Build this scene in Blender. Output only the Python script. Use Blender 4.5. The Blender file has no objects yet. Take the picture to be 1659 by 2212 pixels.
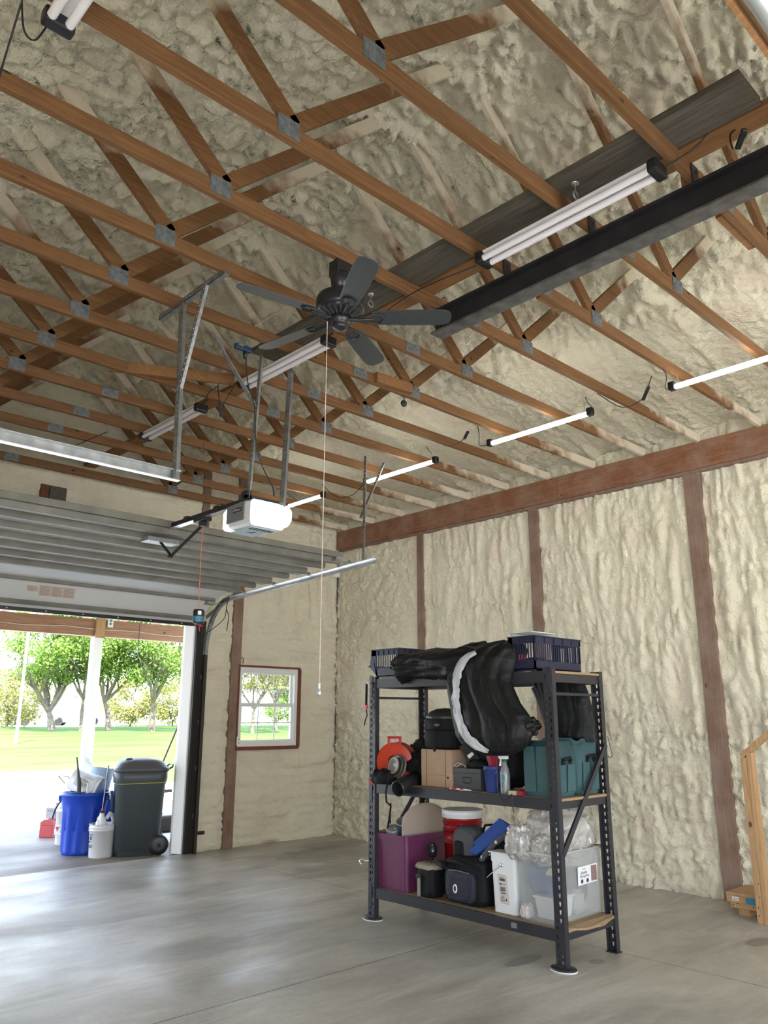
import bpy, math, random
import numpy as np
from mathutils import Vector, Matrix, noise
R_ = random.Random(7)
sc = bpy.context.scene
COL = sc.collection

# ------------------------------------------------------------------ camera, sky, sun, exposure
FPX, YAW, PIT, ROL = 1696.76, 0.75871, 0.25421, 0.00185
CAM = Vector((-7.55800621, -8.98695721, 1.6))
cy, sy, cp, sp = math.cos(YAW), math.sin(YAW), math.cos(PIT), math.sin(PIT)
FW = Vector((sy*cp, cy*cp, sp)); RT0 = Vector((cy, -sy, 0)); UP0 = RT0.cross(FW)
RT = math.cos(ROL)*RT0 + math.sin(ROL)*UP0
UP = -math.sin(ROL)*RT0 + math.cos(ROL)*UP0
cam = bpy.data.objects.new('camera', bpy.data.cameras.new('camera')); COL.objects.link(cam)
mw = Matrix((RT, UP, -FW)).transposed().to_4x4(); mw.translation = CAM
cam.matrix_world = mw
cam.data.sensor_fit = 'HORIZONTAL'; cam.data.sensor_width = 36; cam.data.lens = 36*FPX/1659
cam.data.clip_start = .02; cam.data.clip_end = 500
sc.camera = cam
sc.view_settings.view_transform = 'Standard'; sc.view_settings.look = 'None'
sc.view_settings.gamma = 1; sc.view_settings.use_curve_mapping = False
sc.view_settings.exposure = 2.66
WORLD_STRENGTH = 1.35
SUN_STRENGTH = 4.6

w = bpy.data.worlds.new('sky'); sc.world = w; w.use_nodes = True
nt = w.node_tree; nt.nodes.clear()
tc = nt.nodes.new('ShaderNodeTexCoord'); sp_ = nt.nodes.new('ShaderNodeSeparateXYZ')
rp = nt.nodes.new('ShaderNodeValToRGB'); bg = nt.nodes.new('ShaderNodeBackground'); wo = nt.nodes.new('ShaderNodeOutputWorld')
nt.links.new(tc.outputs['Generated'], sp_.inputs[0]); nt.links.new(sp_.outputs['Z'], rp.inputs[0])
rp.color_ramp.elements[0].color = (.93, .96, 1, 1); rp.color_ramp.elements[1].position = .6
rp.color_ramp.elements[1].color = (.52, .70, 1, 1)
nt.links.new(rp.outputs[0], bg.inputs[0]); bg.inputs[1].default_value = WORLD_STRENGTH
nt.links.new(bg.outputs[0], wo.inputs[0])

sun = bpy.data.objects.new('sun', bpy.data.lights.new('sun', 'SUN')); COL.objects.link(sun)
sun.data.energy = SUN_STRENGTH; sun.data.angle = .01; sun.data.color = (1, .95, .85)
sun.rotation_euler = Vector((-.35, -.60, .95)).to_track_quat('Z', 'Y').to_euler()

def portal(name, loc, rot, sx, sy_):
    l = bpy.data.lights.new(name, 'AREA'); l.shape = 'RECTANGLE'; l.size = sx; l.size_y = sy_
    o = bpy.data.objects.new(name, l); COL.objects.link(o); o.location = loc; o.rotation_euler = rot
    l.cycles.is_portal = True
    return o
portal("door_portal", (-4.3, .12, 1.4), (math.pi/2, 0, math.pi), 3.95, 2.8).rotation_euler = (-math.pi/2, 0, 0)
portal('side_portal', (-8.7, -10.4, 1.6), (0, -math.pi/2, 0), 3.2, 4.2)
portal('back_portal', (-4.3, -13.65, 1.7), (math.pi/2, 0, 0), 6.0, 3.4)
portal('window_portal', (-1.18, .12, 1.72), (-math.pi/2, 0, 0), .98, 1.04)

# ------------------------------------------------------------------ helpers
def at(px, py, **k):
    """world point seen at a pixel of the 1659x2212 frame on a plane x=, y= or z="""
    d = RT*((px-829.5)/FPX) - UP*((py-1106)/FPX) + FW
    a, v = list(k.items())[0]; i = 'xyz'.index(a)
    return CAM + d*((v-CAM[i])/d[i])

def T(name, label, cat, loc=(0, 0, 0), rz=0, group=None, kind=None):
    o = bpy.data.objects.new(name, None); COL.objects.link(o)
    o.empty_display_size = .1
    o.location = loc; o.rotation_euler = (0, 0, rz)
    if label: o['label'] = label
    if cat: o['category'] = cat
    if group: o['group'] = group
    if kind: o['kind'] = kind
    return o
def tag(o, label, cat, group=None, kind=None):
    o['label'] = label; o['category'] = cat
    if group: o['group'] = group
    if kind: o['kind'] = kind
    return o
def wmat(o):
    m = Matrix.Identity(4)
    while o:
        m = (Matrix.Translation(o.location) @ o.rotation_euler.to_matrix().to_4x4()) @ m
        o = o.parent
    return m
def dup(root, loc=None, rz=None, label=None):
    r = root.copy(); COL.objects.link(r)
    if loc is not None: r.location = loc
    if rz is not None: r.rotation_euler = (0, 0, rz)
    if label: r['label'] = label
    for ch in list(root.children):
        c = ch.copy(); COL.objects.link(c); c.parent = r
        for g in ch.children:
            d = g.copy(); COL.objects.link(d); d.parent = c
    return r

def frame(d, up=Vector((0, 0, 1))):
    d = d.normalized()
    if abs(d.dot(up)) > .98: up = Vector((1, 0, 0))
    s = d.cross(up).normalized(); return s, s.cross(d).normalized()

class MB:
    def __init__(s): s.v = []; s.f = []; s.sm = []
    def add(s, vs, fs, smooth=False):
        b = len(s.v); s.v += [tuple(p) for p in vs]
        s.f += [tuple(i+b for i in f) for f in fs]; s.sm += [smooth]*len(fs); return s
    def box(s, x0, x1, y0, y1, z0, z1, taper=1):
        cx, cy_ = (x0+x1)/2, (y0+y1)/2; t = taper
        g = lambda x, y: (cx+(x-cx)*t, cy_+(y-cy_)*t)
        v = [(*g(x, y), z0) for x, y in ((x0, y0), (x1, y0), (x1, y1), (x0, y1))] + [(x, y, z1) for x, y in ((x0, y0), (x1, y0), (x1, y1), (x0, y1))]
        return s.add(v, [(3, 2, 1, 0), (4, 5, 6, 7), (0, 1, 5, 4), (1, 2, 6, 5), (2, 3, 7, 6), (3, 0, 4, 7)])
    def bar(s, p, q, w_, h, up=Vector((0, 0, 1))):
        p, q = Vector(p), Vector(q); a, b = frame(q-p, Vector(up)); v = []
        for c in (p, q):
            for i, j in ((-1, -1), (1, -1), (1, 1), (-1, 1)): v.append(c + a*(w_/2*i) + b*(h/2*j))
        return s.add(v, [(0, 1, 2, 3), (7, 6, 5, 4), (0, 4, 5, 1), (1, 5, 6, 2), (2, 6, 7, 3), (3, 7, 4, 0)])
    def tube(s, pts, r, n=8, cap=True):
        pts = [Vector(p) for p in pts]; rs = r if isinstance(r, (list, tuple)) else [r]*len(pts)
        v = []; f = []; a = None
        for i, p in enumerate(pts):
            d = (pts[min(i+1, len(pts)-1)]-pts[max(i-1, 0)])
            if a is None: a, b = frame(d)
            else:
                a = (a - d.normalized()*a.dot(d.normalized())).normalized(); b = a.cross(d.normalized())
            for k in range(n):
                t = 2*math.pi*k/n; v.append(p + a*(math.cos(t)*rs[i]) + b*(math.sin(t)*rs[i]))
        for i in range(len(pts)-1):
            for k in range(n):
                k2 = (k+1) % n; f.append((i*n+k, i*n+k2, (i+1)*n+k2, (i+1)*n+k))
        s.add(v, f, True)
        if cap and rs[0] > 0:
            m = len(v); s.add(v[:n], [tuple(range(n))[::-1]]); s.add(v[m-n:], [tuple(range(n))])
        return s
    def lathe(s, prof, n=28, c=(0, 0, 0), axis='z', sx=1, sy_=1, fn=None, smooth=True):
        v = []; f = []
        for r, z in prof:
            for k in range(n):
                t = 2*math.pi*k/n; rr = r if fn is None else fn(r, z, t)
                p = (rr*math.cos(t)*sx, rr*math.sin(t)*sy_, z)
                if axis == 'x': p = (p[2], p[0], p[1])
                if axis == 'y': p = (p[1], p[2], p[0])
                v.append((p[0]+c[0], p[1]+c[1], p[2]+c[2]))
        for i in range(len(prof)-1):
            for k in range(n):
                k2 = (k+1) % n; f.append((i*n+k, i*n+k2, (i+1)*n+k2, (i+1)*n+k))
        return s.add(v, f, smooth)
    def loft(s, rings, cap=True, smooth=True):
        n = len(rings[0]); v = [p for r in rings for p in r]; f = []
        for i in range(len(rings)-1):
            for k in range(n):
                k2 = (k+1) % n; f.append((i*n+k, i*n+k2, (i+1)*n+k2, (i+1)*n+k))
        s.add(v, f, smooth)
        if cap:
            s.add(rings[0], [tuple(range(n))[::-1]], smooth); s.add(rings[-1], [tuple(range(n))], smooth)
        return s
    def prism(s, poly, d):
        """closed polygon (3d points) pushed by vector d"""
        p = [Vector(q) for q in poly]; d = Vector(d); n = len(p); v = p+[q+d for q in p]
        return s.add(v, [tuple(range(n))[::-1], tuple(range(n, 2*n))] + [(i, (i+1) % n, (i+1) % n+n, i+n) for i in range(n)])
    def sphere(s, c, rx, ry, rz_, n=16, m=10):
        pr = [(max(math.sin(math.pi*i/m), .001), -math.cos(math.pi*i/m)) for i in range(m+1)]
        v = []; f = []
        for r, z in pr:
            for k in range(n):
                t = 2*math.pi*k/n; v.append((c[0]+r*rx*math.cos(t), c[1]+r*ry*math.sin(t), c[2]+z*rz_))
        for i in range(m):
            for k in range(n):
                k2 = (k+1) % n; f.append((i*n+k, i*n+k2, (i+1)*n+k2, (i+1)*n+k))
        return s.add(v, f, True)
    def xf(s, M, start=0):
        s.v[start:] = [tuple(M @ Vector(p)) for p in s.v[start:]]; return s
    def build(s, name, m, parent=None, world=False, bevel=0, origin=None, solid=0, subd=0):
        me = bpy.data.meshes.new(name); v = s.v
        o = bpy.data.objects.new(name, me); COL.objects.link(o)
        if parent is not None:
            o.parent = parent
            if world:
                M = wmat(parent).inverted(); v = [tuple(M @ Vector(p)) for p in v]
        else:
            if origin is None:
                a = np.array(v); origin = ((a[:, 0].min()+a[:, 0].max())/2, (a[:, 1].min()+a[:, 1].max())/2, a[:, 2].min())
            o.location = origin; v = [(p[0]-origin[0], p[1]-origin[1], p[2]-origin[2]) for p in v]
        me.from_pydata([tuple(p) for p in v], [], s.f)
        me.polygons.foreach_set('use_smooth', s.sm); me.update()
        if m: me.materials.append(m)
        if solid:
            md = o.modifiers.new('solid', 'SOLIDIFY'); md.thickness = solid; md.offset = 0
        if subd:
            md = o.modifiers.new('sub', 'SUBSURF'); md.levels = md.render_levels = subd
        if bevel:
            md = o.modifiers.new('bevel', 'BEVEL'); md.width = bevel; md.segments = 2; md.limit_method = 'ANGLE'; md.angle_limit = math.radians(40)
        return o

def text_mb(body, size, origin, ux, uy, depth=.0006):
    """lettering as a thin mesh; ux reading direction, uy up"""
    cu = bpy.data.curves.new('t', 'FONT'); cu.body = body; cu.size = size; cu.align_x = 'CENTER'; cu.align_y = 'CENTER'
    cu.resolution_u = 2
    ob = bpy.data.objects.new('t', cu); COL.objects.link(ob)
    dg = bpy.context.evaluated_depsgraph_get(); me = ob.evaluated_get(dg).to_mesh()
    ux, uy = Vector(ux).normalized(), Vector(uy).normalized(); un = ux.cross(uy); o = Vector(origin)
    m = MB(); m.add([o + ux*v.co.x + uy*v.co.y + un*depth for v in me.vertices], [tuple(p.vertices) for p in me.polygons])
    ob.evaluated_get(dg).to_mesh_clear(); bpy.data.objects.remove(ob); bpy.data.curves.remove(cu)
    return m

# ------------------------------------------------------------------ materials
def mat(name, col, rough=.6, metal=0, bump=None, var=0, vscale=6, alpha=1, emit=None, estr=0, spec=.5, trans=0, coat=0, stretch=(1, 1, 1)):
    m = bpy.data.materials.new(name); m.use_nodes = True; nt = m.node_tree; b = nt.nodes['Principled BSDF']
    b.inputs['Base Color'].default_value = (*col, 1); b.inputs['Roughness'].default_value = rough; b.inputs['Metallic'].default_value = metal
    b.inputs['Specular IOR Level'].default_value = spec; b.inputs['Alpha'].default_value = alpha
    b.inputs['Transmission Weight'].default_value = trans; b.inputs['Coat Weight'].default_value = coat
    if emit: b.inputs['Emission Color'].default_value = (*emit, 1); b.inputs['Emission Strength'].default_value = estr
    if var or bump:
        tc = nt.nodes.new('ShaderNodeTexCoord'); mp = nt.nodes.new('ShaderNodeMapping'); mp.inputs['Scale'].default_value = stretch
        nt.links.new(tc.outputs['Object'], mp.inputs[0])
    if var:
        n = nt.nodes.new('ShaderNodeTexNoise'); n.inputs['Scale'].default_value = vscale; n.inputs['Detail'].default_value = 5
        nt.links.new(mp.outputs[0], n.inputs['Vector'])
        r = nt.nodes.new('ShaderNodeMapRange'); r.inputs['From Min'].default_value = .3; r.inputs['From Max'].default_value = .7
        r.inputs['To Min'].default_value = 1-var; r.inputs['To Max'].default_value = 1+var
        nt.links.new(n.outputs['Fac'], r.inputs['Value'])
        mx = nt.nodes.new('ShaderNodeMix'); mx.data_type = 'RGBA'; mx.blend_type = 'MULTIPLY'; mx.inputs[0].default_value = 1
        mx.inputs[6].default_value = (*col, 1); nt.links.new(r.outputs[0], mx.inputs[7]); nt.links.new(mx.outputs[2], b.inputs['Base Color'])
    if bump:
        sc_, st, dist = bump
        n = nt.nodes.new('ShaderNodeTexNoise'); n.inputs['Scale'].default_value = sc_; n.inputs['Detail'].default_value = 4
        nt.links.new(mp.outputs[0], n.inputs['Vector'])
        bp = nt.nodes.new('ShaderNodeBump'); bp.inputs['Strength'].default_value = st; bp.inputs['Distance'].default_value = dist
        nt.links.new(n.outputs['Fac'], bp.inputs['Height']); nt.links.new(bp.outputs[0], b.inputs['Normal'])
    return m

def roof_z(x): return 4.40 + .268*(4.31-abs(x+4.31))

def N(nt, t, **k):
    n = nt.nodes.new(t)
    for a, v in k.items(): setattr(n, a, v)
    return n
def mth(nt, op, a, b=None, c=None, clamp=False):
    n = nt.nodes.new('ShaderNodeMath'); n.operation = op; n.use_clamp = clamp
    for i, x in enumerate((a, b, c)):
        if x is None: continue
        if isinstance(x, (int, float)): n.inputs[i].default_value = x
        else: nt.links.new(x, n.inputs[i])
    return n.outputs[0]
def mixc(nt, fac, a, b, blend='MIX'):
    n = nt.nodes.new('ShaderNodeMix'); n.data_type = 'RGBA'; n.blend_type = blend
    for i, x in ((0, fac), (6, a), (7, b)):
        if isinstance(x, (int, float)): n.inputs[i].default_value = x
        elif isinstance(x, tuple): n.inputs[i].default_value = (*x, 1)
        else: nt.links.new(x, n.inputs[i])
    return n.outputs[2]
def nz(nt, vec, scale, detail=4, rough=.5, dist=0):
    n = nt.nodes.new('ShaderNodeTexNoise'); n.inputs['Scale'].default_value = scale; n.inputs['Detail'].default_value = detail
    n.inputs['Roughness'].default_value = rough; n.inputs['Distortion'].default_value = dist
    if vec: nt.links.new(vec, n.inputs['Vector'])
    return n.outputs['Fac']
def mapv(nt, src, scale=(1, 1, 1), rot=(0, 0, 0)):
    m = nt.nodes.new('ShaderNodeMapping'); m.inputs['Scale'].default_value = scale; m.inputs['Rotation'].default_value = rot
    nt.links.new(src, m.inputs[0]); return m.outputs[0]
def rng(nt, v, a, b, c=0, d=1):
    r = nt.nodes.new('ShaderNodeMapRange'); nt.links.new(v, r.inputs[0])
    for i, x in enumerate((a, b, c, d)): r.inputs[i+1].default_value = x
    return r.outputs[0]

FOAM = (.69, .635, .455)
def wood(name, light, dark, spray=0, axis='x', dust=0):
    """timber; spray: foam overspray on the ends that run into the insulation"""
    m = bpy.data.materials.new(name); m.use_nodes = True; nt = m.node_tree; b = nt.nodes['Principled BSDF']
    tc = N(nt, 'ShaderNodeTexCoord'); geo = N(nt, 'ShaderNodeNewGeometry')
    s = {'x': (1.2, 22, 22), 'y': (22, 1.2, 22), 'z': (22, 22, 1.2), 'n': (4, 9, 4)}[axis]
    inf = N(nt, 'ShaderNodeObjectInfo')
    off = mth(nt, 'MULTIPLY', inf.outputs['Random'], 37.)
    va = N(nt, 'ShaderNodeVectorMath', operation='ADD'); nt.links.new(tc.outputs['Object'], va.inputs[0]); nt.links.new(off, va.inputs[1])
    v = mapv(nt, va.outputs[0], s)
    g = nz(nt, v, 3, 6, .6, .6); c = mixc(nt, rng(nt, g, .32, .68), dark, light)
    blot = nz(nt, mapv(nt, va.outputs[0], (1.3, 1.3, 1.3)), 2.2, 3)
    c = mixc(nt, mth(nt, 'MULTIPLY', rng(nt, blot, .35, .65), .35), c, tuple(x*.62 for x in light))
    # knots
    vo = N(nt, 'ShaderNodeTexVoronoi'); vo.inputs['Scale'].default_value = 5
    nt.links.new(mapv(nt, va.outputs[0], {'x': (.55, 1, 1), 'y': (1, .55, 1), 'z': (1, 1, .55), 'n': (1, 1, 1)}[axis]), vo.inputs['Vector'])
    k = rng(nt, vo.outputs['Distance'], .045, .085, 1, 0)
    c = mixc(nt, k, c, tuple(x*.25 for x in dark))
    if spray:
        sx = N(nt, 'ShaderNodeSeparateXYZ'); nt.links.new(geo.outputs['Position'], sx.inputs[0])
        ax = mth(nt, 'ABSOLUTE', mth(nt, 'ADD', sx.outputs[0], 4.31))
        rz = mth(nt, 'MULTIPLY_ADD', ax, -.268, 4.40+.268*4.31)
        d = mth(nt, 'SUBTRACT', rz, sx.outputs[2])
        n2 = nz(nt, mapv(nt, geo.outputs['Position'], (5, 5, 5)), 1.4, 4)
        d2 = mth(nt, 'ADD', d, mth(nt, 'MULTIPLY_ADD', n2, .5, -.25))
        f = rng(nt, d2, .34, .14, 0, 1)
        c = mixc(nt, mth(nt, 'MULTIPLY', f, .95), c, (.66, .58, .45))
    if dust:
        n3 = nz(nt, mapv(nt, geo.outputs['Position'], (1.5, 1.5, 1.5)), 2.5, 6, .65)
        c = mixc(nt, mth(nt, 'MULTIPLY', rng(nt, n3, .40, .70), dust), c, (.42, .34, .28))
    nt.links.new(c, b.inputs['Base Color']); b.inputs['Roughness'].default_value = .62; b.inputs['Specular IOR Level'].default_value = .3
    bp = N(nt, 'ShaderNodeBump'); bp.inputs['Strength'].default_value = .25; bp.inputs['Distance'].default_value = .003
    nt.links.new(g, bp.inputs['Height']); nt.links.new(bp.outputs[0], b.inputs['Normal'])
    return m

def foam_mat(name, stretch, lump):
    m = bpy.data.materials.new(name); m.use_nodes = True; nt = m.node_tree; b = nt.nodes['Principled BSDF']
    tc = N(nt, 'ShaderNodeTexCoord'); v = tc.outputs['Object']
    a = nz(nt, mapv(nt, v, (.5, .5, .5)), 1.3, 4); c = mixc(nt, rng(nt, a, .35, .65), (.79, .73, .575), (.77, .715, .55))
    p = nz(nt, mapv(nt, v, (1, 1, 1)), 2.2, 3); c = mixc(nt, mth(nt, 'MULTIPLY', rng(nt, p, .5, .68), .5), c, (.73, .60, .47))
    nt.links.new(c, b.inputs['Base Color']); b.inputs['Roughness'].default_value = .75; b.inputs['Specular IOR Level'].default_value = .25
    vv = mapv(nt, v, stretch)
    h1 = nz(nt, vv, lump, 5, .6, .4); h2 = nz(nt, vv, lump*4.5, 3, .6)
    h = mth(nt, 'MULTIPLY_ADD', h2, .3, h1)
    bp = N(nt, 'ShaderNodeBump'); bp.inputs['Strength'].default_value = 1; bp.inputs['Distance'].default_value = .05
    nt.links.new(h, bp.inputs['Height']); nt.links.new(bp.outputs[0], b.inputs['Normal'])
    return m

M = {}
M['foam_ceiling'] = foam_mat('foam_ceiling', (1.6, 1, 1.6), 10)
M['foam_wall'] = foam_mat('foam_wall', (1, 1, 1), 11)
M['truss_wood'] = wood('truss_wood', (.235, .115, .045), (.125, .058, .024), spray=1)
M['brace_wood'] = wood('brace_wood', (.31, .155, .06), (.19, .085, .033), axis='y')
M['header_wood'] = wood('header_wood', (.27, .115, .055), (.15, .06, .03), axis='y', dust=.3)
M['post_wood'] = wood('post_wood', (.25, .155, .11), (.16, .095, .068), axis='z', dust=.3)
M['weathered'] = wood('weathered', (.14, .12, .095), (.055, .046, .037), axis='y')
M['porch_beam'] = wood('porch_beam', (.42, .24, .15), (.25, .12, .075), axis='x')
M['rail_wood'] = wood('rail_wood', (.55, .34, .17), (.36, .20, .09), axis='z')
M['particle'] = mat('particle', (.31, .21, .115), .8, var=.25, vscale=60, bump=(90, .3, .002))
M['gusset'] = mat('gusset', (.17, .185, .19), .5, .4, var=.35, vscale=30, bump=(60, .5, .003))
M['galv'] = mat('galv', (.30, .305, .30), .5, .7, var=.25, vscale=18)
M['galv_bright'] = mat('galv_bright', (.62, .64, .66), .3, .8, var=.15, vscale=10)
M['hole'] = mat('hole', (.008, .008, .008), .9)
M['black_steel'] = mat('black_steel', (.022, .02, .022), .5, .1, var=.3, vscale=8)
M['steel_grey'] = mat('steel_grey', (.11, .105, .10), .55, .3, var=.4, vscale=12)
M['rack'] = mat('rack', (.028, .028, .036), .38, .1, spec=.55)
M['fan_black'] = mat('fan_black', (.018, .018, .02), .32)
M['blade'] = mat('blade', (.045, .05, .052), .32, spec=.6)
M['white_plastic'] = mat('white_plastic', (.78, .79, .80), .4)
M['tube_off'] = mat('tube_off', (.80, .76, .78), .35)
M['tube_on'] = mat('tube_on', (1, 1, 1), .4, emit=(1, .985, .93), estr=3.5)
M['lens_on'] = mat('lens_on', (.9, .92, .94), .4, emit=(1, .97, .88), estr=.3)
M['black_plastic'] = mat('black_plastic', (.012, .012, .014), .4)
M['cord'] = mat('cord', (.01, .01, .012), .5)
M['opener_grey'] = mat('opener_grey', (.17, .17, .175), .45)
M['door_skin'] = mat('door_skin', (.66, .655, .635), .5, var=.04, vscale=3)
M['door_strut'] = mat('door_strut', (.18, .168, .14), .6, 0, var=.2, vscale=5)
M['paper'] = mat('paper', (.62, .50, .42), .8, var=.15, vscale=90)
M['dark_bronze'] = mat('dark_bronze', (.05, .04, .033), .4, .4)
M['print'] = mat('print', (.06, .06, .07), .7)
M['vinyl_white'] = mat('vinyl_white', (.78, .78, .76), .45)
M['trim_wood'] = wood('trim_wood', (.22, .075, .042), (.13, .045, .025), axis='n')
# ------------------------------------------------------------------ setting
def S(o, kind='structure'): o['kind'] = kind; return o
def fb(p, s): return noise.noise(Vector(p)*s)
def foam_sheet(name, us, vs, fn, skip=None, m=None, extra=None):
    v = []; nu, nv = len(us), len(vs)
    for u in us:
        for w_ in vs: v.append(fn(u, w_))
    f = []
    for i in range(nu-1):
        for j in range(nv-1):
            if skip and skip((us[i]+us[i+1])/2, (vs[j]+vs[j+1])/2): continue
            f.append((i*nv+j, (i+1)*nv+j, (i+1)*nv+j+1, i*nv+j+1))
    mb = MB(); mb.add(v, f, True)
    if extra: extra(mb)
    return S(mb.build(name, m, origin=(0, 0, 0)))
def ab(x, y, z): return abs(noise.noise(Vector((x, y, z))))
def lin(a, b, step, fix=()):
    n = max(2, int(round(abs(b-a)/step))); L = [a+(b-a)*i/n for i in range(n+1)]
    for x in fix:
        k = min(range(len(L)), key=lambda i: abs(L[i]-x)); L[k] = x
    return L

# floor, porch, drive, lawn
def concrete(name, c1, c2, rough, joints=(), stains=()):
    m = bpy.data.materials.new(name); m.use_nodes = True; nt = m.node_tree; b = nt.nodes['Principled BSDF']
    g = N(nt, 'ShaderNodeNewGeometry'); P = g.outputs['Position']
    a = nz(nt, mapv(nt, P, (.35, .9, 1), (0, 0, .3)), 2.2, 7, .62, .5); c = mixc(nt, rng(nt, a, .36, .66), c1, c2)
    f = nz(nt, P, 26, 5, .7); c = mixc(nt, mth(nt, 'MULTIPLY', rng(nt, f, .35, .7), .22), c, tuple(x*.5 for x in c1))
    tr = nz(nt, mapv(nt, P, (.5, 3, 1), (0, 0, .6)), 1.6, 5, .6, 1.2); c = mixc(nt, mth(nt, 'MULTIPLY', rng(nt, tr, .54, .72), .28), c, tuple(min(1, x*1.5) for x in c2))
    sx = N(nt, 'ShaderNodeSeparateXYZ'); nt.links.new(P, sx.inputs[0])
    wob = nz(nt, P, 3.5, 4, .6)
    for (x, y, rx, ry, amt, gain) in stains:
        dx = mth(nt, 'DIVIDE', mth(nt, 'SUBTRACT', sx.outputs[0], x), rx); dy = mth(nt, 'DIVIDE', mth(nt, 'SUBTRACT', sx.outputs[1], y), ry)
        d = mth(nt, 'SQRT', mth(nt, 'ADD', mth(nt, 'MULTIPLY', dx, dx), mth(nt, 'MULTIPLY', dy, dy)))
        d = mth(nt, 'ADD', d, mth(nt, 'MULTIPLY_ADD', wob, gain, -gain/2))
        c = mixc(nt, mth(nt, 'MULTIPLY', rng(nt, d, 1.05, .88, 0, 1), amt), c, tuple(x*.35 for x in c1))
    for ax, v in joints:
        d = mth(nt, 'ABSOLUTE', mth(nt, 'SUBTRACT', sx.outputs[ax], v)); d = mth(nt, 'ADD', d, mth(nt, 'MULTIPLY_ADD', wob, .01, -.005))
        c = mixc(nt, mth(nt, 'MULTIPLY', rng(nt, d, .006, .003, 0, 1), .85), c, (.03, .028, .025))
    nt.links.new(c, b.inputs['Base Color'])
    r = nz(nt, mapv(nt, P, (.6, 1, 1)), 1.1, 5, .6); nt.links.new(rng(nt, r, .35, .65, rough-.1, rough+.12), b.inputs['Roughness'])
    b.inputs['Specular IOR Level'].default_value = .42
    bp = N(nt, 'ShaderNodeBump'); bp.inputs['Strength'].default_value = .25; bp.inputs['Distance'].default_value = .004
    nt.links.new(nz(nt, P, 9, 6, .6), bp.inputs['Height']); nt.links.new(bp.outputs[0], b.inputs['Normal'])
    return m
M['floor'] = concrete('floor', (.33, .31, .27), (.58, .55, .485), .42, [(1, -4.68), (0, -2.16)],
    [(-.95, -1.2, .75, .55, .45, .9), (-1.5, -2.0, .8, .35, .35, 1.1), (-.55, -.7, .5, .3, .4, 1), (-2.8, -5.35, .2, .07, .45, .5), (-2.46, -5.7, .07, .05, .45, .3),
     (-1.17, -6.26, .16, .08, .5, .5), (-.95, -5.6, .5, .3, .25, 1), (-4.3, -3.6, .5, .22, .22, 1)])
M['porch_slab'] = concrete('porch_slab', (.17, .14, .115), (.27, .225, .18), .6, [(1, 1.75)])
M['drive'] = concrete('drive', (.62, .60, .56), (.72, .70, .66), .8)
mb = MB(); mb.box(-8.75, .15, -13.6, .02, -.12, 0); S(mb.build('floor', M['floor']))
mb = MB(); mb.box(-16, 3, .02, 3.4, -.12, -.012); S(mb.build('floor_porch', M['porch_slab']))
mb = MB(); mb.box(-16, 3, 3.42, 16.2, -.14, -.02); mb.box(-20, -8.76, -24, .0, -.14, -.02); mb.box(-8.76, 3, -24, -13.61, -.14, -.02); mb.box(-20, -16, 0, 16.2, -.14, -.02); S(mb.build('ground_driveway', M['drive']))  # left apron is out of view, made pale concrete to bounce sun indoors
mg = bpy.data.materials.new('grass'); mg.use_nodes = True; nt = mg.node_tree; b = nt.nodes['Principled BSDF']
g = N(nt, 'ShaderNodeNewGeometry'); P = g.outputs['Position']
c = mixc(nt, rng(nt, nz(nt, mapv(nt, P, (.12, .45, .2)), 1, 5, .6), .35, .65), (.035, .105, .013), (.09, .145, .032))
c = mixc(nt, mth(nt, 'MULTIPLY', rng(nt, nz(nt, P, 14, 5, .7), .4, .7), .4), c, (.11, .155, .045))
nt.links.new(c, b.inputs['Base Color']); b.inputs['Roughness'].default_value = .9; b.inputs['Specular IOR Level'].default_value = .1
def lawn_z(x, y): return -.03 + max(0, y-18)*.028 + .05*fb((x, y, 0), .15) if y < 47 else -.03 + 29*.028 + .05*fb((x, y, 0), .15)
us = lin(-25, 75, 1.3); vs = lin(16.2, 90, 1.2)
foam_sheet('ground_lawn', us, vs, lambda u, v: (u, v, lawn_z(u, v)), m=mg)
mb = MB(); mb.box(3, 45, -14, 16.2, -.2, -.03); mb.box(-40, -20, -14, 16.2, -.2, -.03); S(mb.build('ground_grass_strip', mg))

# door / window openings in the front wall
DX0, DX1, DZ = -6.28, -2.33, 2.80
WX0, WX1, WZ0, WZ1 = -1.67, -.70, 1.21, 2.23
def front_fn(x, t):
    z = t if t < 4.2 else 4.2 + (t-4.2)/1.5*(roof_z(x)+.06-4.2)
    d = .07*ab(x*.9, 0, z*4.2) + .085*ab(x*2.0, 4, z*10) + .045*ab(x*8, 7, z*18) - .035
    if z > 2.9: d = .3*d + .09*ab(x*6, 2, z*1.2) + .04*ab(x*13, 9, z*11) - .025
    for zz in (.62, 1.16, 2.3, 2.9, 3.5): d -= .012*math.exp(-((z-zz-.02*fb((x, 0, 0), 2))/.03)**2)
    e = min(abs(x-DX1) if z < DZ else 9, abs(z-DZ) if x < DX1 else 9, 9)
    if WX0-.3 < x < WX1+.3 and WZ0-.3 < z < WZ1+.3:
        e = min(e, max(WX0-x, x-WX1, WZ0-z, z-WZ1))
    d *= min(1, max(0, e)/.12)
    for px in (-1.74, -2.30):
        if abs(x-px) < .14: d = min(d-.02*math.exp(-((x-px)/.13)**2), .006)
    return (x, -.0-d, z)
def front_extra(mb):
    for b_ in ((-8.75, DX0, 0, 4.5), (DX0, DX1, DZ, 4.5), (DX1, WX0, 0, 4.5), (WX0, WX1, 0, WZ0), (WX0, WX1, WZ1, 4.5), (WX1, .15, 0, 4.5)):
        mb.box(b_[0], b_[1], .05, .17, b_[2], b_[3])
    mb.prism([(-8.75, .05, 4.5), (.15, .05, 4.5), (-4.31, .05, 5.66)], (0, .12, 0))
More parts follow.
